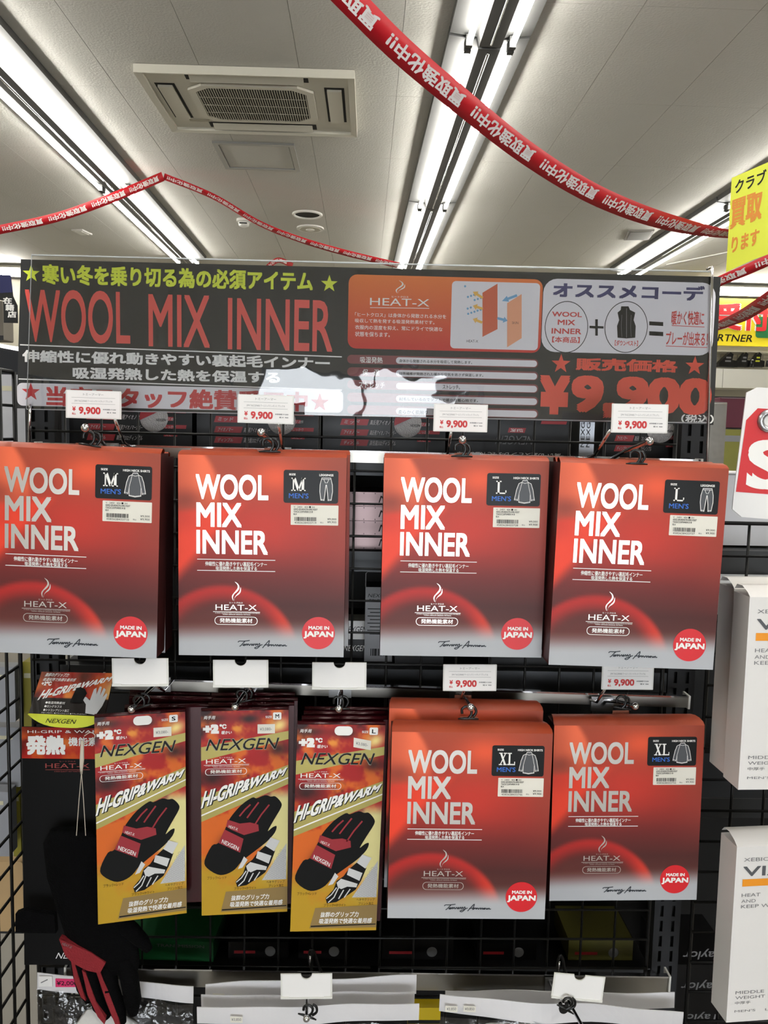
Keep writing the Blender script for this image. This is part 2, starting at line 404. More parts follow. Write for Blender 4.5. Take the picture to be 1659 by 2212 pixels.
c = PZ(670, 492, CEIL); d = thing('ceiling_speaker', 'pale round ceiling speaker beyond the dark downlight', 'speaker', (c.x, c.y, CEIL))
disc(.11, -.012, 0).build('rim', WHITEP, d); disc(.085, -.016, -.011).build('grille', m_slat, d); disc(.035, -.02, -.014).build('cone', WHITEP, d)
c = PZ(527, 474, CEIL); d = thing('smoke_detector', 'small white smoke detector on the ceiling beside red tape', 'detector', (c.x, c.y, CEIL))
disc(.058, -.02, 0).build('base', WHITEP, d); MB().tube([(0, 0, -.02), (0, 0, -.05), (0, 0, -.06)], [.045, .04, .02], 20).build('sensor_head', WHITEP, d, True)
MB().box(-.03, .03, -.047, -.039, -.042, -.034).build('vent_slot', m_dark, d)
for (px, py, w, l, lab) in ((177, 500, .1, .16, 'small pale blank plate on the ceiling at left'), (1380, 506, .2, .3, 'grey rectangular vent in the ceiling near the right lights')):
    c = PZ(px, py, CEIL); o = thing('ceiling_plate', lab, 'ceiling plate', (c.x, c.y, CEIL), (0, 0, -.2))
    MB().box(-w / 2, w / 2, -l / 2, l / 2, -.012, 0).build('plate', WHITEP if px < 500 else mat('vent_grey', (120, 116, 110), .6), o)
    MB().box(-w / 2 + .02, w / 2 - .02, -l / 2 + .02, l / 2 - .02, -.015, -.012).build('cover', WHITEP if px < 500 else mat('vent_grey2', (96, 93, 88), .6), o)
c = PZ(261, 358, CEIL); o = thing('ceiling_sensor', 'tiny square sensor beside the left light row', 'sensor', (c.x, c.y, CEIL))
MB().box(-.03, .03, -.05, .05, -.02, 0).build('body', WHITEP, o); disc(.012, -.026, -.019, 10).build('lens', m_dark, o)
# ------------------------------------------------------------------ red tape garlands
m_red = mat('red_tape', (196, 22, 36), .42, noise=.08, nscale=12); m_tw = mat('tape_white_print', (238, 232, 230), .5)
def cdepth(px, py): return -(RC.transposed() @ (PZ(px, py, CEIL - .03) - CAM)).z
def ribbon(name, label, pts, width, twist, phase=0.0, group='red printed tape garlands'):
    """pts: (px, py, depth); twist in degrees per point, 0 faces the photographer"""
    q = [PD(*p) for p in pts]; C = cr(q, 10); tw = [t for t in cr([(t, 0, 0) for t in twist], 10)]; N = len(C)
    Wd = []
    for i, p in enumerate(C):
        t = (C[min(i + 1, N - 1)] - C[max(i - 1, 0)]).normalized(); view = (p - CAM).normalized()
        w = t.cross(view).normalized()                   # across the tape, in the picture's plane
        if w.z < 0: w = -w
        Wd.append(Matrix.Rotation(math.radians(tw[i].x), 3, t) @ w)
    S_ = [0.0]
    for i in range(1, N): S_.append(S_[-1] + (C[i] - C[i - 1]).length)
    root = thing(name, label, 'tape', C[0], (0, 0, 0), group)
    o0 = C[0]
    b = MB(); v = []
    for i in range(N):
        t = (C[min(i + 1, N - 1)] - C[max(i - 1, 0)]).normalized(); nn = t.cross(Wd[i]).normalized() * .0004
        for sw, sn in ((-1, -1), (1, -1), (1, 1), (-1, 1)): v.append(C[i] - o0 + Wd[i] * sw * width / 2 + nn * sn)
    f = [(4 * i + k, 4 * i + (k + 1) % 4, 4 * i + 4 + (k + 1) % 4, 4 * i + 4 + k) for i in range(N - 1) for k in range(4)]
    b.add(v, f + [(0, 1, 2, 3), (4 * N - 4, 4 * N - 1, 4 * N - 2, 4 * N - 3)]).build('tape_strip', m_red, root, True)
    def at(s, w, off):
        s = min(max(s, 0), S_[-1] - 1e-6); i = int(np.searchsorted(S_, s, 'right')) - 1; i = min(i, N - 2)
        k = (s - S_[i]) / (S_[i + 1] - S_[i]); p = C[i].lerp(C[i + 1], k); a = Wd[i].lerp(Wd[i + 1], k).normalized()
        nrm = (C[i + 1] - C[i]).normalized().cross(a); 
        if nrm.dot(p - CAM) > 0: nrm = -nrm
        return p + a * w + nrm * off - o0
    s = phase; per = .267
    right = C[-1].x > C[0].x
    while s < S_[-1] - .05:
        L_ = .232; e = min(s + L_, S_[-1])
        if s + L_ > 0.02:
            lt = MB()
            lt.tf('買取強化中!!', lambda u, w, s=s: at(s + L_ * (1 - u), (.5 - w) * width * .6, .0011), .03)
            lt.build('lettering', m_tw, root)
        s += per
    return root
ribbon('red_tape', 'long red tape with white lettering sweeping across the middle lights',
       [(690, -70, 1.50), (765, 8, 1.55), (870, 112, 1.64), (1000, 222, 1.77), (1130, 325, 1.93), (1250, 402, 2.08), (1350, 449, 2.22), (1450, 482, 2.38), (1550, 503, 2.56), (1670, 514, 2.75)],
       .051, [0, 0, 0, 0, 5, 10, 15, 30, 55, 78], -.085)
ribbon('red_tape', 'thin red tape rising from the left edge to a ceiling peak',
       [(-60, 508, 4.7), (0, 496, 4.75), (120, 470, 4.85), (230, 432, 4.95), (352, 381, cdepth(352, 376))], .055, [25, 25, 20, 10, 10], -.1)
ribbon('red_tape', 'thin red tape falling from the ceiling peak towards the banner',
       [(354, 381, cdepth(352, 376)), (460, 424, 5.3), (560, 482, 5.5), (650, 518, 5.7), (750, 547, 5.9), (860, 573, 6.1)], .055, [45, 50, 50, 45, 40, 40], .02)
ribbon('red_tape', 'red tape rising to the right above the yellow wall sign',
       [(1500, 634, 3.4), (1560, 605, 3.35), (1610, 584, 3.3), (1680, 553, 3.25)], .05, [40, 35, 30, 30], -.02)
ribbon('red_tape', 'red tape crossing in front of the yellow wall sign',
       [(1500, 722, 2.9), (1555, 703, 2.8), (1600, 684, 2.6), (1640, 660, 2.4), (1690, 626, 2.25)], .05, [60, 55, 40, 35, 30], .0)
ribbon('red_tape', 'tiny red tape peak just above the banner top',
       [(575, 580, cdepth(601, 562)), (601, 562, cdepth(601, 562)), (632, 574, cdepth(601, 562))], .05, [20, 20, 20], .0)
# ------------------------------------------------------------------ hanging yellow sign and its wire
m_yel = mat('yellow_sheet', (212, 218, 54), .5, noise=.03)
D = 2.45
r = thing('hanging_sign', 'yellow vertical hanging sign with orange and black lettering at right edge', 'sign', PD(1625, 470, D), (0, 0, math.radians(-28)))
k = D / FPX
hs = [(-46 * k, 88 * k), (60 * k, 125 * k), (60 * k, -72 * k), (6 * k, -90 * k), (-46 * k, -112 * k)]
MB().prism(hs, 0, .0012).build('sheet', m_yel, r)
m_or = mat('orange_ink', (206, 128, 28), .5)
def rsh(u, w, x0, x1, z0, z1): return (x0 + (x1 - x0) * u, -.0008, z0 + (z1 - z0) * w + .28 * (x0 + (x1 - x0) * u))
MB().tf('クラブ', lambda u, w: rsh(u, w, -38 * k, 22 * k, 64 * k, 93 * k), .02).build('lettering', INKK, r)
MB().tf('買取', lambda u, w: rsh(u, w, -44 * k, 18 * k, -10 * k, 52 * k), .04).tf('ります', lambda u, w: rsh(u, w, -38 * k, 16 * k, -62 * k, -28 * k), .03).build('lettering', m_or, r)
a, b = PD(1440, 572, 3.0), PD(1700, 508, 3.0)
o = MB().tube([(0, 0, 0), (b - a) / 2 + Vector((0, 0, -.01)), b - a], .0035, 6).build('hanging_wire', mat('white_cord', (225, 222, 215), .5), None, True, a)
tag(o, 'thin white cord stretched behind the yellow hanging sign', 'cord')
# ------------------------------------------------------------------ back wall: yellow sign, club rack, fascia
yb = 8.55
def wrect(px0, py0, px1, py1, y): a, b = P(px0, py0, y), P(px1, py1, y); return a.x, b.z, b.x, a.z
x0, z0, x1, z1 = wrect(1440, 641, 2000, 757, yb)
sg = thing('wall_sign', 'wide yellow reception sign on the back wall with red characters', 'sign', (x0, yb, z0))
W_, H_ = x1 - x0, z1 - z0
MB().box(0, W_, 0, .05, 0, H_).build('sign_board', mat('sign_yellow', (236, 216, 40), .5, noise=.04), sg)
def wl(px0, py0, px1, py1): a, b, c_, d = wrect(px0, py0, px1, py1, yb); return a - x0, b - z0, c_ - x0, d - z0
a = wl(1545, 654, 1662, 716); MB().t('受付', *a, -.004, .07).build('lettering_outline', INKW, sg)
MB().t('受付', *a, -.008, .035).build('lettering', INKR, sg)
a = wl(1520, 721, 1627, 739); MB().t('PARTNER', *a, -.006, .01, .2).build('lettering', INKK, sg)
a = wl(1634, 684, 1760, 733); MB().poly(rr(*a, .03), -.006).build('green_panel', mat('sign_green', (30, 110, 62), .5), sg)
# cream ledge + fascia box
x0, z0, x1, z1 = wrect(1430, 758, 2000, 770, 8.5)
tag(MB().box(x0, x1, 8.42, 8.68, z0, z1).build('wall_ledge', m_wall), 'cream ledge under the yellow wall sign', 'ledge')
x0, z0, x1, z1 = wrect(1430, 793, 2000, 848, 8.3)
fa = thing('fascia_box', 'white fascia box below the golf club rack on the back wall', 'fascia', (x0, 8.3, z0))
MB().box(0, P(1563, 800, 8.3).x - x0 - .006, 0, .35, 0, z1 - z0).build('panel', mat('fascia_white', (238, 236, 226), .5, noise=.02), fa)
MB().box(P(1563, 800, 8.3).x - x0, x1 - x0, 0, .35, 0, z1 - z0).build('panel', MATS['fascia_white'], fa)
for i, (px, kind) in enumerate(((1570, 0), (1604, 0), (1633, 1))):
    p = P(px, 793, 8.4); o = thing('putter_cover', ('wide black club head cover nearest the banner on the back rack', 'black pointed club head cover, second from the banner', 'black and yellow club head cover on the back rack')[i], 'head cover', (p.x, 8.4, p.z))
    s = .1 if i == 0 else .075
    MB().prism([(-s, 0), (s * .9, 0), (s * .9, .06), (s * .35, .07), (s * .45, .13), (s * .1, .15), (-s * .2, .12), (-s * .5, .09), (-s, .04)], -.04, .04).build('cover', BLACKP, o)
    for j in range(2): MB().rect(-s * .4 + j * .01, .05 + .035 * j, s * .2, .066 + .035 * j, -.042).build('stripe', m_yel if kind else INKG, o)
for i, px in enumerate((1618, 1653)):
    p = P(px + 2, 793, 8.36); o = thing('club_grip', 'short black club grip standing on the back rack, %s' % ('left one' if i == 0 else 'at the right edge'), 'grip', (p.x, 8.335, p.z))
    MB().tube([(0, 0, 0), (.008, 0, .06), (.012, 0, .075)], [.022, .022, .012], 8).build('grip', BLACKP, o, True)
rk = thing('club_rack', 'pale wire grid behind the club head covers', 'rack', (P(1430, 793, 8.6).x, 8.62, P(1563, 793, 8.6).z))
wv = MB().box(-.004, .004, -.004, .004, 0, .16).mesh('wire'); wh = MB().box(0, 3, -.004, .004, -.004, .004).mesh('wire')
m_pw = mat('pale_wire', (170, 165, 150), .4)
for i in range(24): obj('wire', wv, m_pw, rk, (i * .09, 0, 0))
for j in range(4): obj('wire', wh, m_pw, rk, (0, -.008, .02 + .04 * j))
# ------------------------------------------------------------------ display stand: wire grids, posts, rails, shelves
YG = 1.225
XL, XR = P(73, 1500, YG).x, P(1400, 2000, YG).x
ZT, ZB = P(700, 872, YG).z, .25
def wire_panel(label, loc, nx, px_, nz, pz, rotz=0.0, r=.0019, edge=.0032):
    o = thing('wire_grid_panel', label, 'grid panel', loc, (0, 0, rotz), 'black wire grid panels')
    Hh, Ww = (nz - 1) * pz, (nx - 1) * px_
    vk, hk = ('wv', round(Hh, 4)), ('wh', round(Ww, 4))
    for i in range(nx):
        e = i in (0, nx - 1)
        part('wire', vk + (e,), lambda: MB().tube([(0, 0, 0), (0, 0, Hh)], edge if e else r, 6), BLACKW, o, True, (i * px_, 0, 0))
    for j in range(nz):
        e = j in (0, nz - 1)
        part('wire', hk + (e,), lambda: MB().tube([(0, -.003, 0), (Ww, -.003, 0)], edge if e else r, 6), BLACKW, o, True, (0, 0, j * pz))
    return o
nz = 27; pz = (ZT - ZB) / (nz - 1)
wire_panel('black wire grid backing the boxes and glove packets', (XL, YG, ZB), 19, (XR - XL) / 18, nz, pz)
side_top = P(40, 800, 1.18).z
wire_panel('black wire grid side panel running forward at the left edge', (XL - .016, YG - .008, ZB), 9, .047, 28, (side_top - ZB) / 27, -math.pi / 2, .0024)
xr = P(1512, 1700, YG).x
wire_panel('black wire grid panel right of the slotted post', (xr, YG, ZB), 9, .052, 23, (P(1600, 1130, YG).z - ZB) / 22, 0, .0022)
def slotted_post(label, px, py, w, z0, z1, y):
    c = P(px, py, y); o = thing('slotted_post', label, 'post', (c.x, y, z0), (0, 0, 0), 'slotted shelf posts')
    b = MB(); H = z1 - z0; sw, sh, pit = .0055, .019, .0265; n = int(H / pit)
    for (a, b2) in ((-w / 2, -.0125), (-.007, .007), (.0125, w / 2)): b.box(a, b2, 0, .002, 0, H)
    for s in (-1, 1):
        for k in range(n + 1):
            z = k * pit; b.box(min(s * .007, s * .0125), max(s * .007, s * .0125), 0, .002, z, min(z + pit - sh, H))
    b.build('face', DGREY, o)
    MB().box(-w / 2, w / 2, .012, .03, 0, H).box(-w / 2, -w / 2 + .002, .002, .012, 0, H).box(w / 2 - .002, w / 2, .002, .012, 0, H).build('channel', m_dark, o)
    return o
slotted_post('grey slotted shelf post at the right end of the display', 1470, 1500, .044, .2, ZT + .06, 1.262)
slotted_post('grey slotted shelf post behind the left end of the display', 96, 1430, .044, .2, ZT + .06, 1.262)
def rail(label, p0, p1, h, y, mt):
    a, b = P(*p0, y), P(*p1, y); L = (b - a).length
    o = thing('hook_rail', label, 'rail', a, (0, math.atan2(a.z - b.z, b.x - a.x), 0), 'metal hook rails')
    MB().box(0, L, 0, .004, -h, 0).build('bar', mt, o)
    MB().box(0, L, -.0025, .006, -.0015, .001).build('top_lip', CHROME, o)
    for x in (0, L - .003): MB().box(x, x + .003, -.004, .02, -h - .001, .002).build('end_cap', WHITEP, o)
    for x in (.03, L / 2, L - .03): MB().box(x, x + .012, .004, YG - y - .0065, -h * .8, -h * .2).build('bracket', CHROME, o)
    return o
YR = 1.195
rail('silver hook rail carrying the upper row of boxes', (76, 957), (1517, 994), .0165, YR, STEEL)
rail('silver hook rail carrying the lower row of boxes and glove packets', (215, 1463), (1490, 1505), .0175, YR, STEEL)
rail('silver hook rail above the bagged packs at the bottom', (140, 2089), (1448, 2109), .03, YR, STEEL)
# shelving behind the grid
sxl, sxr = P(96, 1430, 1.262).x + .024, P(1470, 1500, 1.262).x - .024; SXC = (sxl + sxr) / 2
gb = thing('shelf_unit', 'dark shelf unit standing behind the wire grid', 'shelf', (SXC, 1.5, 0))
hw = (sxr - sxl) / 2
m_shelf = mat('shelf_black', (14, 14, 15), .45, noise=.25, spec=.3)
MB().box(-hw - .14, hw + .26, .22, .235, .1, ZT + .01).build('back_panel', m_shelf, gb)
zs = [P(700, y, 1.3).z for y in (982, 1185, 1432, 1720)] + [P(700, 2085, 1.27).z]
for i, z in enumerate(zs):
    s_ = MB().box(-hw, hw, -.235, .22, z - .012, z).build('shelf_board', m_shelf, gb)
    MB().box(-hw, hw, -.238, -.235, z - .03, z + .002).build('front_edge', mat('shelf_edge_grey', (52, 54, 57), .4, .3), s_)
xl_, xr_ = sxl, sxr
# ball boxes on the top shelf
m_bbox = mat('black_carton', (12, 11, 12), .35, noise=.2, spec=.3); m_rbar = mat('dark_red_ink', (168, 36, 44), .45)
m_ball = mat('golf_ball_white', (205, 200, 198), .4, bump=.5, bscale=500)
def ball_box(px0, px1, label, flip=False, kind=0, y=1.315):
    a, b = P(px0, 950, y), P(px1, 950, y); w = b.x - a.x; z = zs[0] + .0005; H = .098
    o = thing('golf_ball_box', label, 'box', ((a.x + b.x) / 2, y, z), (0, 0, 0), 'golf ball boxes on the top shelf')
    MB().box(-w / 2, w / 2, 0, .14, 0, H).build('carton', m_bbox, o)
    if kind == 0:
        t = MB(); rows = ('コア', 'ミッド', 'アイオノマー', 'ディンプル'); e = ('高反発ラバーコア', '高反発アイオノマー', '高反発アイオノマーカバー', '高性能332ディンプル')
        for k in range(4):
            zz = .074 - k * .0165
            MB().poly([(-w * .36 + .003, zz), (-w * .36 + .003 - .003, zz - .010), (-w * .14, zz - .010), (-w * .14 + .003, zz)], -.0004).build('printed_bar', m_rbar, o)
            t.t(rows[k], -w * .33, zz - .008, -w * .2, zz - .002, -.0007, .01, .2); t.t(e[k], -w * .12, zz - .009, w * .1, zz - .001, -.0006, .01, .2)
        for k in range(5):
            zz = .079 - k * .0125; L_ = (.16, .3, .12, .3, .18)[k]
            MB().poly([(w * .27, zz), (w * .268, zz - .006), (w * (.27 + L_ * .6), zz - .006), (w * (.275 + L_ * .6), zz)], -.0004).build('printed_bar', m_rbar, o)
            t.t(('飛び', 'コントロール', '打感', 'しっかり', 'スピン')[k], w * .28, zz - .0055, w * (.28 + .09), zz - .001, -.0007, 0, .2)
        t.build('lettering', mat('pale_ink', (190, 184, 184), .5), o)
        bl = MB().ball((0, 0, 0), .0225, 24, 14, (1, .12, 1)).build('ball_picture', m_ball, o, True, (w * .19, -.0005, .052))
        MB().poly([(-.0215, -.004)] + [(.0222 * math.cos(math.radians(q)), .0222 * math.sin(math.radians(q))) for q in range(190, 30, -10)], -.0035).build('red_cap', m_rbar, bl)
        MB().t('NEXGEN', .004, -.005, .02, -.001, -.0038, .01, .2).build('lettering', INKK, bl)
    else:
        MB().t('NEXGEN', -w * .12, .022, w * .2, .036, -.0005, .0, .25, True).build('lettering', INKG, o)
        MB().poly([(-w * .02, .041), (w * .12, .041), (w * .13, .049), (-w * .01, .049)], -.0005).build('printed_bars', m_rbar, o)
        MB().t('TOUR SPEC', 0, .0425, w * .11, .0475, -.0009, .01, .2, True).t('飛距離とスピンを追求', -w * .02, .062, w * .2, .07, -.0006, .01, .2, True).t('“高い”の激スピン D-SPEC NEXGEN', -w * .42, .003, w * .45, .009, -.0006, .01, .2, True).t('飛び性能', w * .27, .07, w * .38, .078, -.0006, .01, .2, True).build('small_print', INKW, o)
        MB().poly([(w * .25, .056), (w * .46, .056), (w * .47, .064), (w * .26, .064)], -.0005).build('red_caption_bar', m_rbar, o)
    return o
ball_box(150, 415, 'black golf ball box with red bars at the left end of the top shelf')
ball_box(425, 690, 'black golf ball box with red bars, second from the left on the top shelf')
ball_box(697, 962, 'black golf ball box with red bars just left of the middle of the top shelf')
ball_box(970, 1232, 'black golf ball box with upside-down lettering on the top shelf', kind=1)
o = ball_box(1302, 1480, 'black golf ball box at the right end of the top shelf, beside the post')
w0 = P(1248, 950, 1.32); sv = thing('golf_ball_sleeve', 'upright silver golf ball sleeve on the top shelf', 'box', (w0.x, 1.31, zs[0] + .0005))
MB().box(0, .024, 0, .05, 0, .11).build('carton', mat('silver_carton', (150, 154, 160), .25, .7), sv)
for i in range(2): MB().tf('NEXGEN', lambda u, w, i=i: (.008 + i * .009 - .006 * w, -.0005, .02 + .06 * u), .005).build('lettering', INKK, sv)
# items seen through the gap between the second and third box
m_pink = mat('pearl_carton', (124, 106, 106), .3, .75, noise=.15, nscale=12)
for k in range(4):
    a, b = P(700, 1160 - 32 * k, 1.29), P(860, 1160 - 32 * k, 1.29)
    o = thing('pearl_ball_box', ('lowest', 'second', 'third', 'topmost')[k] + ' pearly golf ball box of the stack in the middle gap', 'box', ((a.x + b.x) / 2, 1.29, zs[1] + .0015 + .0232 * k), (0, 0, 0), 'pearly ball boxes in the gap')
    MB().box(-.058, .058, 0, .12, 0, .0225).build('carton', m_pink, o)
    l = MB().t('N', .028, .006, .045, .017, -.0004, -.01, .3)
    for q in range(5): l.rect(-.05 + q * .018, .0195, -.0488 + q * .018, .0215, -.0004).rect(-.05 + q * .018, .001, -.0488 + q * .018, .003, -.0004)
    l.build('lettering', INKK, o)
p = P(808, 1408, 1.31); o = thing('grey_ball_sleeve', 'tall grey printed golf ball sleeve standing in the middle gap', 'box', (p.x, 1.31, zs[2] + .0005))
MB().box(-.016, .03, 0, .05, 0, .125).build('carton', mat('grey_carton', (110, 110, 112), .4, .2), o)
l = MB().t('NEXGEN', -.012, .108, .028, .114, -.0004, 0, .25).t('TOUR SPEC', -.010, .1, .024, .105, -.0004, .015)
for q in range(8): l.rect(-.012 + .004 * (q % 2), .088 - q * .006, .022, .0895 - q * .006, -.0004)
for q in range(9): l.rect(-.006 + q * .003, .01, -.0045 + q * .003 + .0008 * (q % 3), .022, -.0004)
l.build('lettering', INKK, o)
MB().tube([(-.016, .002, .125), (-.016, .002, .147), (-.013, .002, .15), (.03, .002, .15)], .0007, 6).build('clear_top_edge', mat('clear_edge_grey', (170, 172, 174), .3), o)
for k in range(2):
    p = P(776, 1330 + 30 * k, 1.32); o = thing('small_ball_carton', ('upper', 'lower')[k] + ' small white golf ball carton in the middle gap', 'box', (p.x, 1.33, zs[2] + .0005 + (.032 if k == 0 else 0)))
    MB().box(-.03, .016, 0, .05, 0, .0315).build('carton', WHITEC if k == 0 else m_bbox, o)
    MB().t('NEXGEN', -.026, .012, .014, .022, -.0004, 0, .25).build('lettering', INKK if k == 0 else INKW, o)
# stock on the lower shelves, glimpsed between the packets
for (px, py, si, w, h, lab) in ((215, 1430, 2, .07, .06, 'dim black box on the middle shelf above the sample header card'), (905, 1430, 2, .08, .07, 'dim black box on the middle shelf below the size L shirt box'), (1120, 1430, 2, .1, .065, 'dim black box on the middle shelf between the two lower price cards'),
                                (425, 1700, 3, .06, .08, 'dim box on the lower shelf seen between the size S and M packets'), (640, 1700, 3, .05, .09, 'dim box on the lower shelf seen between the size M and L packets'), (845, 1700, 3, .05, .085, 'dim box on the lower shelf seen beside the size L packet')):
    p = P(px, py, 1.3); o = thing('stock_box', lab, 'box', (p.x, 1.3, zs[si] + .0005), (0, 0, 0), 'dim stock boxes behind the grid')
    MB().box(-w / 2, w / 2, 0, .12, 0, h).build('carton', m_bbox if si == 2 else mat('pale_grey_carton', (120, 118, 120), .5), o)
    MB().rect(-w * .4, h * .3, w * .4, h * .5, -.0004).build('printed_bars', INKG if si == 2 else m_rbar, o)
z5 = zs[4] + .0005
p = P(370, 2080, 1.30); o = thing('green_box', 'flat dark green printed box on the bottom shelf', 'box', (p.x, 1.28, z5), (0, 0, -.05))
MB().box(-.075, .075, 0, .1, 0, .035).build('carton', mat('green_carton', (22, 88, 46), .35), o); MB().t('TRANSMISSION', -.02, .024, .06, .029, -.0005, .01).build('lettering', INKG, o)
for k, (px, w, lab) in enumerate(((560, .1, 'black low box beside the green box on the bottom shelf'), (700, .085, 'black low box behind the bottom hook on the bottom shelf'), (900, .12, 'wide black low box on the bottom shelf under the XL shirt box'), (1090, .1, 'black low box left of the right bottom hook'), (1290, .11, 'dark olive low box at the right end of the bottom shelf'))):
    p = P(px, 2080, 1.30); o = thing('low_box', lab, 'box', (p.x, 1.285, z5), (0, 0, 0), 'low boxes on the bottom shelf')
    MB().box(-w / 2, w / 2, 0, .1, 0, .03 + .006 * (k % 3)).build('carton', m_bbox if k < 4 else mat('olive_carton', (84, 80, 30), .4), o)
    MB().ball((0, 0, 0), .009, 12, 8, (1, .1, 1)).build('ball_picture', INKG, o, True, (w * .2, -.0006, .014)); MB().rect(-w * .4, .01, -w * .05, .015, -.0005).build('printed_bars', m_rbar, o)
pt = P(1495, 2125, 1.34); o = thing('painted_reflection_box', 'black box with upside-down pale lettering at bottom right', 'box', (pt.x, 1.32, pt.z - .05))
MB().box(-.05, .07, 0, .15, -.12, .1).build('carton', m_bbox, o)
MB().t('Taylor', -.03, .052, .045, .072, -.0005, .01, .2, True).t('Taylor', -.03, -.005, .045, .012, -.0005, .01, .2, True).t('Taylor', -.03, .11, .045, .13, -.0005, .01, .2, True).build('lettering', INKG, o)  # mirror image of shelf lettering, painted on as upside-down print
# ------------------------------------------------------------------ banner
YB = 1.185
B0 = P(38, 882, YB); bz = P(800, 905, YB).z
bn = thing('sale_banner', 'wide black promotional banner with red lettering in a clear sleeve', 'banner', (B0.x, YB, bz))
def B(px, py): q = P(px, py, YB); return (q.x - B0.x, q.z - bz)
def BR(p, q): a, b = B(*p), B(*q); return a[0], b[1], b[0], a[1]
Lc = lambda x, y: (x / 2.183, 530 + y / 2.183)
Rc = lambda x, y: (730 + x / 1.786, 560 + y / 1.786)
LR = lambda x0, y0, x1, y1: BR(Lc(x0, y0), Lc(x1, y1))
RR = lambda x0, y0, x1, y1: BR(Rc(x0, y0), Rc(x1, y1))
corner = [B(45, 560), B(1557, 598), B(1541, 918), B(36, 882)]
MB().prism(corner, 0, .0015).build('printed_sheet', mat('banner_black', (54, 54, 53), .5, noise=.15, nscale=9, spec=.2), bn)
Y1, Y2, Y3 = -.0005, -.0010, -.0015
m_bred = mat('banner_red', (222, 78, 66), .5); m_byel = mat('banner_yellow', (216, 228, 52), .5); m_bor = mat('banner_orange_red', (228, 74, 46), .5)
t = MB().t('寒い冬を乗り切る為の必須アイテム', *LR(198, 88, 1475, 218), Y1, .035)
for c_ in ((148, 134), (1553, 182)): t.poly(star(*B(*Lc(*c_)), .0125), Y1)
t.build('headline_lettering', m_byel, bn)
MB().t('WOOL', *LR(118, 205, 615, 467), Y1, .012, res=6).t('MIX', *LR(700, 230, 990, 483), Y1, .012).t('INNER', *LR(1075, 248, 1567, 502), Y1, .012).build('title_lettering', m_bred, bn)
t = MB()
for a, b in (((95, 469), (1612, 526)), ((88, 630), (1612, 683))): t.stroke([B(*Lc(*a)), B(*Lc(*b))], .0016, Y1)
t.t('伸縮性に優れ動きやすい裏起毛インナー', *LR(105, 492, 1555, 585), Y1, .035).t('吸湿発熱した熱を保温する', *LR(343, 573, 1320, 652), Y1, .035).build('white_lettering', INKW, bn)
MB().poly(rr(*LR(80, 648, 1617, 790), .008), Y1).build('white_band', mat('banner_white', (226, 222, 226), .5), bn)
t = MB().t('当店スタッフ絶賛愛用中', *LR(218, 662, 1450, 785), Y2, .035)
for c_ in ((147, 692), (1508, 742)): t.poly(star(*B(*Lc(*c_)), .0135), Y2)
t.build('band_lettering', mat('banner_crimson', (200, 44, 48), .5), bn)
# orange feature panel
x0, z0, x1, z1 = RR(42, 58, 780, 362)
om = MB().poly(rr(x0, z0, x1, z1, .012), Y1).mesh('feature_panel')
a_ = om.color_attributes.new('art', 'FLOAT_COLOR', 'POINT')
for i, v in enumerate(om.vertices):
    k = (v.co.z - z0) / (z1 - z0); c_ = lin(np.array((206, 52, 44)) * (1 - k) + np.array((234, 128, 66)) * k); a_.data[i].color = (*c_, 1)
obj('feature_panel', om, artmat('banner_art', .5), bn)
def flame(mb, x0, z0, x1, z1, y):
    w, h = x1 - x0, z1 - z0; q = lambda L: [(x0 + a * w, z0 + b * h) for a, b in L]
    mb.poly([p[:2] for p in cr(q([(.35, 1), (.62, .85), (.66, .68), (.4, .5), (.1, .32), (.05, .18), (.2, .02), (.16, .2), (.3, .36), (.62, .5), (.85, .68), (.72, .88)]), 4, True)], y)
    mb.poly([p[:2] for p in cr(q([(.98, .72), (1, .5), (.8, .36), (.5, .26), (.3, .12), (.26, 0), (.36, .2), (.6, .36), (.86, .5)]), 4, True)], y)
    return mb
t = flame(MB(), *RR(222, 82, 258, 133), Y2).t('ヒートクロス', *RR(208, 141, 272, 150), Y2, .01).t('HEAT-X', *RR(124, 149, 352, 183), Y2, -.008)
t.stroke([B(*Rc(124, 187)), B(*Rc(352, 190))], .0008, Y2)
t.t('「ヒートクロス」は身体から発散される水分を', *RR(66, 205, 417, 230), Y2, .006).t('吸収して熱を発する吸湿発熱素材です。', *RR(66, 229, 372, 252), Y2, .006).t('衣服内の湿度を抑え、常にドライで快適な', *RR(66, 254, 403, 279), Y2, .006).t('状態を保ちます。', *RR(66, 279, 200, 301), Y2, .006)
t.build('panel_lettering', INKW, bn)
MB().poly(rr(*RR(440, 84, 770, 352), .006), Y2).build('diagram_card', MATS['banner_white'], bn)
RP = lambda L: [B(*Rc(*p)) for p in L]
MB().poly(RP([(557, 130), (615, 95), (615, 270), (557, 300)]), Y3).build('diagram_fabric', mat('fabric_orange', (208, 92, 52), .5), bn)
MB().poly(RP([(652, 170), (708, 135), (708, 305), (652, 340)]), Y3).build('diagram_skin', mat('skin_peach', (232, 160, 120), .5), bn)
def arrow(mb, x, y, dx, dy, w):
    L = math.hypot(dx, dy); tx, ty = dx / L, dy / L; nx_, ny_ = -ty, tx
    pt = [(0, w * .4), (.6 * L, w * .4), (.6 * L, w), (L, 0), (.6 * L, -w), (.6 * L, -w * .4), (0, -w * .4)]
    return mb.poly(RP([(x + tx * a + nx_ * b, y + ty * a + ny_ * b) for a, b in pt]), Y3 - .0003)
t = MB()
for q in ((558, 150, -38, -24, 12), (558, 192, -38, -12, 12), (556, 245, -36, -14, 12)): arrow(t, *q)
t.build('diagram_arrow', mat('arrow_amber', (230, 180, 80), .5), bn)
t = MB()
for q in ((690, 140, -58, 22, 12), (614, 228, 40, 10, 12)): arrow(t, *q)
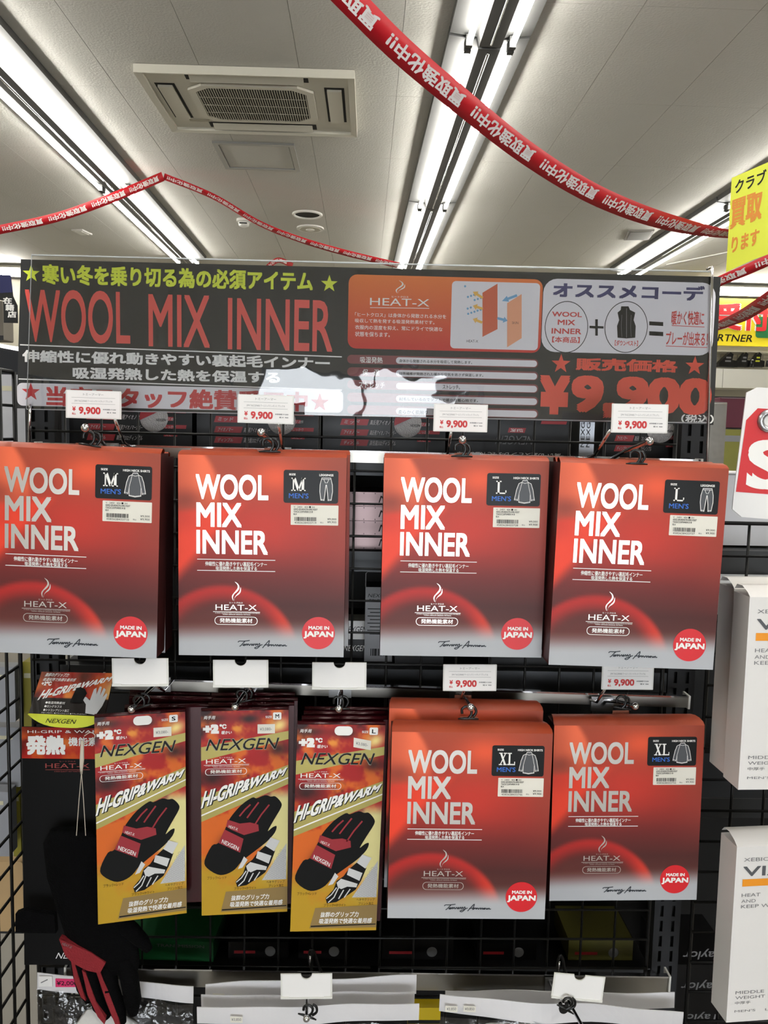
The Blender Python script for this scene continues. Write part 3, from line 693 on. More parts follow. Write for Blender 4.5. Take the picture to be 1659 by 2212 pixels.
for i in range(15): t.poly(ell(*B(*Rc(490 + (i * 37) % 62, 105 + (i * 53) % 110)), .0016, .0016, 10), Y3)
t.build('diagram_droplets', mat('arrow_blue', (110, 165, 205), .5), bn)
MB().t('HEAT-X', *RR(496, 311, 540, 322), Y3).t('SKIN', *RR(671, 241, 695, 251), Y3).build('diagram_lettering', INKK, bn)
labs = MB(); bars = MB(); blk = MB(); lw = MB()
rows = ((378, 368, '吸湿発熱', 86, 172, '身体から発散される水分を吸収して発熱します。', 236, 517), (427, 416, '保　温', 95, 160, '特殊繊維が発熱された暖かな空気を逃さず保温します。', 236, 560),
        (476, 465, 'ストレッチ', 80, 180, 'ストレッチ。', 404, 470), (525, 514, '', 0, 0, '起毛しているのでソフトで暖かな着心地です。', 236, 540), (573, 562, '', 0, 0, '柔らかく肌触り', 232, 345))
for yb_, yl, s1, a, b, s2, c_, d in rows:
    labs.poly(rr(*RR(36, yl, 772, yl + 52), .010), Y1); bars.poly(rr(*RR(224, yb_, 767, yb_ + 38), .0085), Y2)
    if s1: lw.t(s1, *RR(a, yl + 8, b, yl + 34), Y2, .01)
    blk.t(s2, *RR(c_, yb_ + 8, d, yb_ + 27), Y3, .01)
labs.build('row_strip', mat('strip_maroon', (122, 40, 44), .5), bn); bars.build('row_bar', MATS['banner_white'], bn); lw.build('row_lettering', INKW, bn); blk.build('row_text', INKK, bn)
# outfit panel
MB().poly(rr(*RR(794, 74, 1443, 373), .02), Y1).build('outfit_panel', MATS['banner_white'], bn)
MB().t('オススメコーデ', *RR(830, 88, 1412, 162), Y2, .04).build('panel_title', mat('navy_ink', (48, 46, 96), .5), bn)
t = MB()
for c_ in (881, 1111):
    x, z = B(*Rc(c_, 262)); t.ring(ell(x, z, .0315, .0368, 48), ell(x, z, .0305, .0357, 48), Y2)
v = [(1092, 182), (1120, 182), (1126, 196), (1146, 206), (1140, 235), (1148, 258), (1146, 303), (1112, 306), (1078, 303), (1076, 258), (1084, 235), (1078, 206), (1090, 196)]
t.poly(RP(v), Y2)
t.poly(RP([(1200, 240), (1254, 243), (1254, 258), (1200, 255)]), Y2).poly(RP([(1200, 278), (1254, 281), (1254, 297), (1200, 294)]), Y2)
t.poly(RP([(992, 232), (1002, 232), (1002, 258), (1024, 259), (1024, 268), (1002, 267), (1002, 295), (992, 295), (992, 267), (970, 266), (970, 257), (992, 258)]), Y2)
t.build('outfit_drawing', INKK, bn)
t = MB().stroke(RP([(1112, 190), (1112, 303)]), .0008, Y3)
for s in (1094, 1130): t.stroke(RP([(s, 215), (s - 2, 260), (s, 300)]), .0005, Y3)
t.build('vest_seams', INKG, bn)
t = MB().t('WOOL', *RR(826, 202, 940, 224), Y2, .02).t('MIX', *RR(848, 233, 914, 255), Y2, .02).t('INNER', *RR(824, 266, 938, 290), Y2, .02).t('【本商品】', *RR(826, 298, 932, 324), Y2, .02).t('【ダウンベスト】', *RR(1068, 312, 1156, 336), Y2, .02)
t.t('暖かく快適に', *RR(1288, 198, 1410, 256), Y2, .015).t('プレーが出来る！', *RR(1266, 278, 1424, 336), Y2, .015).stroke(RP([(1287, 256), (1413, 262)]), .0009, Y2).stroke(RP([(1264, 335), (1424, 341)]), .0009, Y2)
t.build('outfit_lettering', mat('outfit_red', (206, 62, 56), .5), bn)
t = MB().t('販売価格', *RR(918, 380, 1310, 438), Y1, .04).t('¥', *RR(780, 447, 890, 600), Y1, .05).t('9,900', *RR(903, 447, 1435, 622), Y1, .045)
for c_ in ((860, 404), (1376, 412)): t.poly(star(*B(*Rc(*c_)), .0145), Y1)
t.build('price_lettering', m_bor, bn)
MB().t('（税込）', *RR(1325, 598, 1448, 634), Y1, .025).build('tax_lettering', INKW, bn)
# clear sleeve boards with polished edges, wire posts that hold the banner
cs = [B(71, 552), B(1536, 588), B(1524, 914), B(60, 884)]
MB().add([(p[0], -.0045 + .0025 * math.sin(i * 1.7), p[1]) for i, p in enumerate(cs)], [(3, 2, 1, 0)]).build('clear_sleeve', film('sleeve_gloss', .02, bump=.16, bscale=6, amount=2.4), bn)
edge = film('acrylic_edge', .2, (235, 240, 240), haze=.45)
MB().tube([(cs[0][0], -.004, cs[0][1]), (cs[1][0], -.004, cs[1][1])], .0012, 6).build('sleeve_edge', edge, bn)
MB().tube([(cs[0][0], -.004, cs[0][1]), (cs[3][0], -.004, cs[3][1])], .0007, 6).build('sleeve_edge', edge, bn)
MB().tube([(cs[3][0], -.004, cs[3][1]), (cs[2][0], -.004, cs[2][1])], .0009, 6).build('sleeve_edge', edge, bn)
for (pa, pb) in (((1535, 583), (1524, 1010)), ((68, 880), (66, 965))):
    a, b = B(*pa), B(*pb); MB().tube([(a[0] - .004, .004, a[1] + .002), (a[0], -.005, a[1] + .003), (a[0], -.006, a[1] - .01), (b[0], -.005, b[1])], .0022, 8).build('holder_wire', CHROME, bn, True)
# ------------------------------------------------------------------ thermal innerwear boxes
BW, BH, BD = .2172, .264, .042
def box_art(u, v):
    """printed artwork: orange lobes, a dark middle, a red arc and a silver foot"""
    ks = np.array([0, .12, .3, .45, .6, .74, 1.0]); cs = np.array([(170, 74, 50), (174, 70, 50), (178, 60, 46), (160, 52, 44), (112, 42, 40), (78, 38, 36), (104, 64, 56)], float)
    c = np.stack([np.interp(v, ks, cs[:, i]) for i in range(3)], -1)
    c = mixc(c, (140, 66, 52), .5 * sst(.75, 1, u) * sst(.8, .3, v))
    c = mixc(c, (206, 58, 46), np.exp(-((u - .5) / .24) ** 2 - ((v - .36) / .12) ** 2) * .75)
    c = mixc(c, (236, 92, 58), np.exp(-((u - .58) / .15) ** 2 - ((v - .1) / .075) ** 2) * .95)
    c = mixc(c, (246, 114, 76), sst(.015, -.035, u - (.17 + .9 * v - 2.2 * v * v)) * sst(.36, .14, v) * (.55 + .45 * np.exp(-((u - .16) / .1) ** 2)))
    c = mixc(c, (138, 60, 46), np.exp(-((u - .04) / .1) ** 2 - ((v - .22) / .05) ** 2) * .8)
    m = sst(-.012, .03, v - (.275 - .13 * u)) * sst(.05, -.05, v - (.6 - .95 * u))
    c = mixc(c, (238, 70, 46), m); c = mixc(c, (196, 58, 46), m * sst(.2, .0, u) * sst(.42, .3, v) * .6)
    r = np.hypot(u - .27, (v - 1.02) * 1.215)
    ring = sst(.475, .435, r) * sst(.31, .44, r)
    c = mixc(c, (194, 46, 42), ring * .9); c = mixc(c, (226, 70, 48), ring * sst(.5, .7, u) * .8)
    c = mixc(c, (112, 52, 46), sst(.42, .28, r) * .5)
    return mixc(c, (178, 180, 184), sst(.81, .93, v + .025 * (u - .5)))
m_bart = artmat('carton_print', .42, 0, 0, .25)
m_side = mat('carton_maroon', (64, 24, 24), .45, noise=.2); m_top = mat('carton_top_orange', (176, 74, 46), .42, noise=.12, nscale=15)
def U(u): return (u - .5) * BW
def V(v): return (1 - v) * BH
def A4(u0, v0, u1, v1): return U(u0), V(v1), U(u1), V(v0)
def sig(mb, x0, z0, x1, z1, y):
    w, h = x1 - x0, z1 - z0
    S_ = [[(.0, .72), (.03, .86), (.12, .86), (.24, .95)], [(.15, .9), (.1, .6), (.06, .35), (.03, .25)],
          [(.1, .4), (.13, .52), (.16, .42), (.12, .34), (.1, .42), (.16, .5), (.19, .54), (.18, .36), (.22, .55), (.23, .36), (.27, .56), (.28, .36), (.31, .58), (.31, .36), (.35, .58), (.36, .38), (.39, .6), (.4, .4), (.44, .62), (.44, .3), (.38, .02), (.34, .1), (.42, .3), (.5, .5)],
          [(.5, .1), (.56, .5), (.64, .98), (.62, .5), (.61, .3), (.66, .45), (.69, .5), (.68, .34), (.72, .5), (.73, .34), (.77, .52), (.78, .34), (.81, .52), (.82, .34), (.84, .46), (.87, .48), (.86, .34), (.84, .42), (.89, .48), (.9, .34), (.93, .48), (.93, .34), (.96, .5), (.97, .36), (1, .4)],
          [(.53, .42), (.6, .48), (.66, .5)]]
    for s in S_: mb.stroke([p[:2] for p in cr([(x0 + a * w, z0 + b * h, 0) for a, b in s], 5)], h * .1, y)
    return mb
def serif(mb, s, x0, z0, x1, z1, y):
    """size letters in a slab-serif face"""
    n = len(s); w = (x1 - x0) / n; h = z1 - z0; q = .09 * h
    for i, ch in enumerate(s):
        a = x0 + i * w + (.04 * w if n > 1 else 0); b = a + w * (.92 if n > 1 else 1)
        m = (a + b) / 2; R_ = lambda X0, Z0, X1, Z1: mb.rect(X0, Z0, X1, Z1, y)
        if ch == 'L':
            R_(a + w * .14, z0, a + w * .34, z1); R_(a, z1 - q, a + w * .5, z1); R_(a, z0, b, z0 + q * 1.1); R_(b - w * .1, z0, b, z0 + .28 * h)
        elif ch == 'M':
            R_(a + w * .1, z0, a + w * .19, z1); R_(b - w * .28, z0, b - w * .1, z1); R_(a, z1 - q, a + w * .25, z1); R_(b - w * .25, z1 - q, b, z1); R_(a, z0, a + w * .3, z0 + q); R_(b - w * .4, z0, b, z0 + q)
            mb.poly([(a + w * .1, z1), (a + w * .3, z1), (m + w * .08, z0 + .1 * h), (m - w * .08, z0 + .02 * h)], y); mb.poly([(b - w * .24, z1), (b - w * .16, z1), (m + w * .08, z0 + .06 * h), (m - w * .06, z0 + .02 * h)], y)
        elif ch == 'X':
            mb.poly([(a + w * .06, z1), (a + w * .3, z1), (b - w * .06, z0), (b - w * .3, z0)], y); mb.poly([(b - w * .2, z1), (b - w * .08, z1), (a + w * .2, z0), (a + w * .08, z0)], y)
            for zz in (z0, z1 - q * .8): R_(a - w * .02, zz, a + w * .4, zz + q * .8); R_(b - w * .4, zz, b + w * .02, zz + q * .8)
    return mb
def heat_logo(mb, x0, z0, x1, z1, y, pill=True):
    """flame-less wide logo with its rules, tiny print and pill caption"""
    w, h = x1 - x0, z1 - z0; X = lambda a: x0 + a * w; Z = lambda b: z0 + b * h
    mb.t('ヒートクロス', X(.35), Z(.93), X(.63), Z(1.0), y).t('HEAT-X', X(.05), Z(.64), X(.93), Z(.88), y, -.012)
    mb.rect(X(0), Z(.555), X(1), Z(.575), y).t('A HIGH QUALITY HEAT & DYNAMIC FUNCTION MATERIAL', X(.04), Z(.49), X(1), Z(.53), y).t('TOMMY ARMOUR ORIGINAL MATERIAL', X(.2), Z(.43), X(.8), Z(.47), y)
    a, b = rr(X(.03), Z(0), X(.95), Z(.36), h * .17), rr(X(.042), Z(.02), X(.938), Z(.34), h * .155)
    mb.ring(a, b, y).t('発熱機能素材', X(.14), Z(.09), X(.84), Z(.29), y, .01)
    return mb
def title():
    return MB().t('WOOL', *A4(.104, .092, .535, .217), -.0006, .025, res=6).t('MIX', *A4(.108, .232, .378, .352), -.0006, .025, res=6).t('INNER', *A4(.108, .368, .535, .486), -.0006, .025, res=6)
def tagline():
    return MB().rect(*A4(.112, .512, .58, .5155), -.0004).rect(*A4(.112, .568, .58, .5715), -.0004).t('伸縮性に優れ動きやすい裏起毛インナー', *A4(.16, .524, .53, .547), -.0004, .015).t('吸湿発熱した熱を保温する', *A4(.224, .5475, .47, .567), -.0004, .015)
def icon_shirt(mb, x0, z0, x1, z1, y):
    w, h = x1 - x0, z1 - z0
    L = [(.38, 1), (.62, 1), (.64, .93), (.8, .86), (.9, .6), (1, .12), (.84, .09), (.78, .4), (.78, .02), (.5, -.02), (.22, .02), (.22, .4), (.16, .09), (0, .12), (.1, .6), (.2, .86), (.36, .93)]
    q = [(x0 + a * w, z0 + b * h) for a, b in L]
    mb.stroke(q, w * .028, y, True)
    for s in ([(.36, .93), (.3, .7), (.22, .4)], [(.64, .93), (.7, .7), (.78, .4)], [(.38, .9), (.5, .87), (.62, .9)], [(.22, .05), (.5, .01), (.78, .05)], [(.01, .17), (.16, .14)], [(.84, .14), (.99, .17)]): mb.stroke([(x0 + a * w, z0 + b * h) for a, b in s], w * .02, y)
    return q
def icon_leg(mb, x0, z0, x1, z1, y):
    w, h = x1 - x0, z1 - z0
    L = [(.15, 1), (.85, 1), (.98, .7), (1, .4), (.9, .02), (.66, .0), (.62, .3), (.52, .7), (.48, .7), (.4, .3), (.34, 0), (.1, .02), (0, .4), (.02, .7)]
    q = [(x0 + a * w, z0 + b * h) for a, b in L]; mb.stroke(q, w * .05, y, True)
    for s in ([(.12, .94), (.88, .94)], [(.3, .94), (.42, .78), (.58, .78), (.7, .94)], [(.08, .06), (.36, .05)], [(.64, .05), (.92, .06)]): mb.stroke([(x0 + a * w, z0 + b * h) for a, b in s], w * .035, y)
    return q
m_label = mat('black_label', (9, 9, 10), .4, spec=.25); m_icon = mat('icon_grey', (74, 76, 80), .5); m_stick = mat('sticker_paper', (228, 224, 212), .55); m_badge = mat('badge_red', (214, 26, 36), .4)
m_blue = mat('mens_blue', (42, 104, 200), .5); m_sigk = mat('signature_ink', (22, 30, 40), .5)
def sticker_print(code):
    rs = random.Random(code); b = MB(); x0, z0, x1, z1 = A4(.67, .236, .955, .335); w, h = x1 - x0, z1 - z0; y = -.0007
    b.t('V   2403   404 ■ SH', x0 + .06 * w, z0 + .86 * h, x0 + .5 * w, z0 + .95 * h, y).t('4302-0N404270-090-9207', x0 + .06 * w, z0 + .74 * h, x0 + .56 * w, z0 + .83 * h, y, .01).t('TAGC23F0400%d 8' % (13 + code % 2), x0 + .06 * w, z0 + .62 * h, x0 + .46 * w, z0 + .71 * h, y, .01).t('BLK', x0 + .06 * w, z0 + .5 * h, x0 + .13 * w, z0 + .58 * h, y, .01)
    x = x0 + .08 * w
    while x < x0 + .54 * w:
        k = rs.choice((.006, .01, .014)) * w; b.rect(x, z0 + .2 * h, x + k, z0 + .4 * h, y); x += k + rs.choice((.006, .012)) * w
    b.t('4582628433%03d' % (701 + code * 9), x0 + .08 * w, z0 + .07 * h, x0 + .54 * w, z0 + .16 * h, y).t('税込', x0 + .62 * w, z0 + .1 * h, x0 + .69 * w, z0 + .18 * h, y).t('¥9,000', x0 + .77 * w, z0 + .26 * h, x0 + .96 * w, z0 + .37 * h, y).t('¥9,900', x0 + .77 * w, z0 + .1 * h, x0 + .96 * w, z0 + .22 * h, y)
    return b
def wool_box(label, px, py, D, roll, size, kind, code, yaw=0.0, print_=True, group='innerwear boxes hanging on the display'):
    o = thing('innerwear_box', label, 'box', group=group)
    if 'wb_art' not in MESH: MESH['wb_art'] = grid(64, 78, BW, BH, box_art)
    obj('printed_front', MESH['wb_art'], m_bart, o)
    hw = BW / 2
    part('carton', 'wb_c', lambda: MB().box(-hw + .0003, hw - .0003, .0004, BD, 0, BH - .0005), m_side, o)
    def flap():
        pr = [(0, BH), (.006, BH + .0035), (.016, BH + .006), (.028, BH + .0055), (BD - .002, BH + .003), (BD, BH - .012)]; b = MB(); n = len(pr)
        ins = [0, 0, .0015, .003, .005, .007]
        b.add([(s * (hw - i), y, z) for (y, z), i in zip(pr, ins) for s in (-1, 1)], [(2 * i, 2 * i + 1, 2 * i + 3, 2 * i + 2) for i in range(n - 1)])
        return b
    part('top_flap', 'wb_f', flap, m_top, o, True)
    part('hang_tab', 'wb_t', lambda: MB().prism([(-.014, BH - .01), (.014, BH - .01), (.012, BH + .0075), (-.012, BH + .0075)], BD - .0012, BD - .0002), mat('tab_plastic', (150, 96, 76), .3), o)
    if print_:
        part('title_lettering', 'wb_title', title, FOIL, o)
        part('tagline_lettering', 'wb_tag', tagline, INKW, o)
        part('heat_logo', 'wb_logo', lambda: heat_logo(flame(MB(), *A4(.318, .624, .374, .722), -.0005), *A4(.208, .726, .49, .842), -.0005), FOIL, o)
        b = part('origin_badge', 'wb_badge', lambda: MB().poly(ell(U(.845), V(.878), .1 * BW, .1 * BW, 48), -.0005), m_badge, o)
        part('badge_lettering', 'wb_badget', lambda: MB().t('MADE IN', *A4(.784, .842, .91, .86), -.0008, .035).t('JAPAN', *A4(.755, .868, .936, .906), -.0008, .04), INKW, b)
        part('signature_lettering', 'wb_sig', lambda: sig(MB(), *A4(.358, .918, .655, .962), -.0005), m_sigk, o)
        l = part('size_label', 'wb_lab', lambda: MB().prism(rr(*A4(.626, .064, .952, .226), .003), -.0005, .0002), m_label, o)
        def lw_():
            b = MB().t('SIZE', *A4(.658, .081, .697, .091), -.0008, .03); b.t('HIGH NECK SHIRTS' if kind == 'shirt' else 'LEGGINGS', *A4(.785 if kind == 'shirt' else .838, .081, .94 if kind == 'shirt' else .922, .092), -.0008, .03)
            x = {'M': (.672, .757), 'L': (.682, .745), 'XL': (.668, .772)}[size]; return serif(b, size, *A4(x[0], .102, x[1], .167), -.0008)
        part('label_lettering', ('wb_lw', size, kind), lw_, INKW, l)
        part('label_lettering', 'wb_mens', lambda: MB().t("MEN'S", *A4(.658, .178, .775, .203), -.0008, .012), m_blue, l)
        ic = (.795, .098, .918, .21) if kind == 'shirt' else (.842, .1, .918, .213)
        ib, fb = MB(), MB(); q = (icon_shirt if kind == 'shirt' else icon_leg)(ib, *A4(*ic), -.0010)
        part('garment_drawing', ('wb_if', kind), lambda: MB().poly(q, -.0007), m_icon, l); part('garment_outline', ('wb_io', kind), lambda: ib, INKW, l)
        s = part('price_sticker', 'wb_st', lambda: MB().prism(rr(*A4(.67, .236, .955, .335), .0008), -.0004, .0002), m_stick, o)
        part('sticker_print', ('wb_sp', code), lambda: sticker_print(code), INKK, s)
    hang(o, px, py, D, BH, roll, yaw)
    return o
wool_box('red innerwear box, size M high neck shirt, cut by the left edge', 157, 1196, 1.03, 2.7, 'M', 'shirt', 1)
wool_box('red innerwear box, size M leggings, second in the upper row', 566, 1204, 1.059, 1.15, 'M', 'leg', 2)
wool_box('red innerwear box, size L high neck shirt, third in the upper row', 1002, 1208, 1.075, 1.2, 'L', 'shirt', 3)
wool_box('red innerwear box, size L leggings, at the right of the upper row', 1378, 1226, 1.047, 2.2, 'L', 'leg', 4)
wool_box('red innerwear box, size XL high neck shirt, beside the glove packets', 1014, 1786, 1.102, 1.3, 'XL', 'shirt', 5)
wool_box('red innerwear box, size XL high neck shirt, at the right of the lower row', 1353, 1758, 1.173, .4, 'XL', 'shirt', 6)
bg = 'innerwear boxes hanging behind the front ones'
wool_box('red innerwear box tucked behind the left size M shirt box', 181, 1196, 1.078, 1.9, 'M', 'shirt', 1, print_=False, group=bg)
wool_box('red innerwear box tucked behind the size M leggings box', 582, 1190, 1.106, .8, 'M', 'leg', 2, print_=False, group=bg)
wool_box('red innerwear box tucked behind the size L leggings box', 1363, 1214, 1.096, 1.8, 'L', 'leg', 4, print_=False, group=bg)
wool_box('red innerwear box peeking above the lower size XL box beside the packets', 1000, 1728, 1.152, 1.6, 'XL', 'shirt', 5, print_=False, group=bg)
# ------------------------------------------------------------------ price cards
CW, CH = .074, .0375
def card(label, px, py, w_px, roll, price=None, pitch=0.0, yaw=0.0):
    D = CW * FPX / w_px
    o = thing('price_card' if price else 'blank_card', label, 'card', group='price cards on the hooks' if price else 'blank white cards on the hooks')
    hw = CW / 2
    if price:
        part('holder', 'cd_h', lambda: MB().prism(rr(-hw, 0, hw, CH, .0008), 0, .0014), mat('card_holder_white', (218, 217, 212), .35), o)
        part('card', 'cd_c', lambda: MB().rect(-hw + .002, .0015, hw - .002, CH - .001, -.0003), WHITEC, o)
        part('rules', 'cd_r', lambda: MB().rect(-hw + .008, .0275, hw - .008, .0278, -.0006).rect(-hw + .008, .0195, hw - .008, .0198, -.0006).t('トミーアーマー', -.0135, .0305, .0135, .0335, -.0006), INKG, o)
        part('card_text', ('cd_t', price), lambda: MB().t(price, -hw + .012, .0218, hw - .012, .0248, -.0006).t('本体価格 ¥ 9,000', .0125, .0115, .03, .0135, -.0006, .03).t('税 ¥  900', .018, .0075, .03, .0095, -.0006, .03), INKG, o)
        part('price_lettering', 'cd_p', lambda: MB().t('9,900', -.0195, .0045, .0095, .0155, -.0006, .035).t('¥', -.028, .0095, -.0235, .0155, -.0006, .03).t('税込', -.0285, .0045, -.0235, .0075, -.0006, .02), mat('price_red', (196, 40, 40), .5), o)
    else:
        def pl(hw, z1, r):
            n = [(r * math.cos(math.radians(a)), z1 + r * math.sin(math.radians(a))) for a in range(180, 361, 18)]
            return [(-hw, 0), (-hw, z1)] + n + [(hw, z1), (hw, 0)]
        part('holder', 'cd_bh', lambda: MB().prism(pl(hw, CH, .008), 0, .0016), WHITEP, o)
        part('card', 'cd_bc', lambda: MB().poly([(x, z + .0022) for x, z in pl(hw - .0025, CH - .003, .008)], -.0004), WHITEC, o)
        part('retaining_lip', 'cd_bl', lambda: MB().box(-hw, hw, -.0018, 0, 0, .002).box(-hw, -hw + .012, -.0018, -.0004, .002, .0032).box(hw - .012, hw, -.0018, -.0004, .002, .0032), WHITEP, o)
    hang(o, px, py, D, CH, roll, yaw, pitch)
    return o
card('price card 9,900 above the left size M shirt box', 202, 874, 119, 1.7, 'DPW TAGC23F0400S ウールミックス ハイネック ブラック M')
card('price card 9,900 above the size M leggings box', 574, 884, 121, 1.7, 'DPW TAGC23F0400S ウールミックス レギンス ブラック M')
card('price card 9,900 above the size L shirt box', 995, 903, 117, 1.2, 'DPW TAGC23F0400S ウールミックス ハイネック ブラック L')
card('price card 9,900 above the size L leggings box', 1382, 904, 123, .9, 'DPW TAGC23F0400S ウールミックス レギンス ブラック L')
card('price card 9,900 above the size XL box beside the packets', 1015, 1464, 116, .6, 'DPW TAGC23F0400S ウールミックス ハイネック ブラック XL')
card('price card 9,900 half hidden under the size L leggings box', 1356, 1462, 113, .8, 'DPW TAGC23F0400S ウールミックス ハイネック ブラックXL')
card('blank white card above the size S glove packets', 303, 1452, 121, .4)
card('blank white card above the size M glove packets', 520, 1455, 119, .5)
card('blank white card above the size L glove packets', 733, 1460, 117, .8)
card('blank white card on the bottom hook between the bagged packs', 662, 2130, 111, .4)
card('tilted blank white card on the right bottom hook', 1249, 2133, 112, 6.5)
# ------------------------------------------------------------------ hooks
def hook(label, base, tip, ret, cardp=None, foot=True, rot=0.0, back=YR):
    """base on the rail, tip = (px, py, depth), ret = point of the black retainer"""
    A = P(*base, back - .004); T = PD(*tip)
    o = thing('display_hook', label, 'hook', A, (0, 0, 0), 'chrome display hooks')
    d = T - A
    part_ = MB().tube([(0, .004, -.012), (0, -.004, -.006), d * .12, d * .5 + Vector((0, 0, .002)), d * .97, d], [.0028] * 6, 8).build('prong', CHROME, o, True)
    MB().ball(d, .0052, 12, 8).build('tip', CHROME, o, True)
    MB().box(-.017, .017, -.004, -.001, -.016, .006).build('rail_clip', mat('clip_steel', (150, 150, 150), .35, .9, noise=.1), o)
    R = PD(*ret) - A
    r = MB()
    rt = Matrix.Rotation(math.radians(rot), 3, 'Y'); TP = lambda L: [R + rt @ Vector((a, b, c)) for a, b, c in L]
    if foot: r.tube(TP([(-.014, 0, -.0085), (-.006, 0, -.0078), (.006, 0, -.0078), (.014, 0, -.0085)]), [.001, .0018, .0018, .001], 6)
    r.tube(cr(TP([(0, 0, -.008), (.004, 0, -.002), (.003, 0, .006), (-.004, 0, .009), (-.009, 0, .005), (-.0085, 0, -.001)]), 4), .0019, 6)
    r.tube(cr(TP([(.007, .004, -.007), (.011, .004, 0), (.008, .004, .007), (.002, .004, .009)]), 4), .0019, 6)
    r.build('retainer', BLACKP, o, True)
    if cardp:
        Cp = PD(*cardp) - A + Vector((0, .004, 0))
        MB().tube([(0.006, .002, -.004), (Cp.x, -.006, .002), Cp * .5 + Vector((Cp.x * .5, 0, -.012)), Cp], .0021, 8).build('card_arm', CHROME, o, True)
    return o
hook('chrome hook holding the left size M shirt box', (232, 966), (184, 924, 1.0), (196, 948, 1.02), (246, 905, 1.09), rot=8)
hook('chrome hook holding the size M leggings box', (604, 975), (564, 934, 1.03), (583, 962, 1.05), (601, 915, 1.075))
hook('chrome hook holding the size L shirt box', (1012, 986), (999, 950, 1.04), (998, 972, 1.06), (975, 932, 1.12))
hook('chrome hook holding the size L leggings box', (1312, 995), (1403, 953, 1.01), (1376, 988, 1.035), (1320, 930, 1.06))
hook('chrome hook holding the size XL box beside the packets', (995, 1500), (1017, 1528, 1.09), (1012, 1540, 1.1), (1005, 1490, 1.125))
hook('chrome hook holding the right size XL box', (1300, 1512), (1372, 1525, 1.13), (1345, 1518, 1.15), (1310, 1488, 1.15), rot=10)
hook('chrome hook holding the size S glove packets', (345, 1470), (284, 1532, 1.11), (305, 1515, 1.13), (330, 1480, 1.09), rot=-20)
hook('chrome hook holding the size M glove packets', (545, 1478), (508, 1527, 1.11), (527, 1503, 1.13), (535, 1482, 1.1), rot=-15)
hook('chrome hook holding the size L glove packets', (735, 1483), (732, 1531, 1.1), (735, 1519, 1.12), (737, 1486, 1.115))
hook('black and chrome hook over the middle bagged packs', (664, 2112), (662, 2200, 1.15), (668, 2185, 1.16), (664, 2155, 1.18), rot=20)
hook('black and chrome hook over the right bagged packs', (1200, 2118), (1262, 2225, 1.13), (1228, 2170, 1.15), (1225, 2165, 1.16), rot=30)
for i, (px, py) in enumerate(((668, 2070), (1203, 2082))):
    a = P(px, py + 28, YR - .006); o = thing('hook_spring', 'black bent wire lever standing on the %s bottom hook' % ('middle', 'right')[i], 'hook lever', a)
    MB().tube(cr([(.004, .003, 0), (0, 0, .02), (.002, -.004, .038), (.008, 0, .03), (.014, .006, .006), (.024, .004, -.014)], 5), .0024, 8).build('lever', BLACKP, o, True)
    MB().tube([(.001, -.003, .012), (.0015, -.006, .03)], .0016, 6).build('steel_pin', CHROME, o, True)
o = thing('stopper_clip', 'small black clip with two round ears on the right bagged packs', 'clip', PD(1217, 2180, 1.17))
MB().prism(ell(0, 0, .0065, .0062, 20), -.0015, .0015).build('body', BLACKP, o)
for s in (-1, 1): MB().prism(ell(s * .0045, .0075, .0028, .003, 12), -.0015, .0015).build('ear', BLACKP, o)
# ------------------------------------------------------------------ glove packets
PW, PH = .122, .302
def pk_art(u, v):
    n = fbm(u, v * 2.48, 4.2, 11); n2 = fbm(u + 3, v * 2.48, 7.0, 29)
    dark, red, orange, yel, pale = (46, 10, 16), (168, 30, 32), (214, 104, 36), (186, 148, 40), (226, 216, 150)
    c = np.zeros(u.shape + (3,)) + np.array(dark, float)
    c = mixc(c, red, sst(.42, .66, n + .25 * sst(0, .12, v) - .1 * sst(.22, .36, v)))
    c = mixc(c, orange, sst(.45, .75, n2 + .55 * sst(.4, .62, v)))
    c = mixc(c, (232, 150, 60), np.exp(-((u - .4) / .12) ** 2 - ((v - .085) / .03) ** 2) * sst(.4, .6, n2) )
    c = mixc(c, (246, 222, 140), np.exp(-(((u - .86) - (.12 - v) * .8) / .1) ** 2 - ((v - .075) / .035) ** 2))
    for cu, cv, su, sv in ((.08, .035, .2, .022), (.12, .325, .2, .04), (.9, .19, .12, .03), (.55, .04, .12, .02), (.3, .66, .1, .05)): c = mixc(c, (44, 14, 14), np.exp(-((u - cu) / su) ** 2 - ((v - cv) / sv) ** 2) * (.35 + n))
    c = mixc(c, yel, sst(.66, .86, v + .25 * (n - .5)))
    c = mixc(c, pale, sst(.62, .85, u + .25 * (n2 - .5)) * sst(.36, .44, v) * sst(.9, .7, v))
    c = mixc(c, (150, 50, 24), sst(.62, .72, n) * sst(.45, .55, v) * sst(.8, .6, v) * .7)
    return c
m_gold = mat('gold_ink', (190, 176, 98), .35, .25, noise=.35, nscale=14)
m_pkart = artmat('glove_packet_print', .28, .15); m_pkside = mat('packet_maroon', (64, 10, 20), .25, .3, .4)
def PU(x): return ((x - 97) / 505 - .5) * PW
def PV(y): return (1 - (y - 350) / 1250) * PH
def PR(x0, y0, x1, y1): return PU(x0), PV(y1), PU(x1), PV(y0)
def PP(L): return [(PU(x), PV(y)) for x, y in L]
def smooth(L, n=4): return [p[:2] for p in cr([(a, b, 0) for a, b in L], n, True)]
GY = -.0005
m_gr = mat('glove_red', (150, 28, 40), .55); m_gk = mat('glove_black', (9, 9, 9), .6, spec=.2); m_gw = mat('glove_white', (205, 205, 205), .5)
def glove_back(): return MB().poly(smooth(PP([(115, 1255), (158, 1165), (196, 1150), (236, 1062), (262, 1002), (325, 925), (392, 878), (418, 884), (468, 866), (500, 876), (528, 876), (560, 912), (562, 945), (520, 1020), (484, 1088), (512, 1066), (536, 1060), (524, 1102), (472, 1160), (392, 1222), (330, 1272), (292, 1318), (242, 1346), (190, 1346), (128, 1302)]), 3), GY)
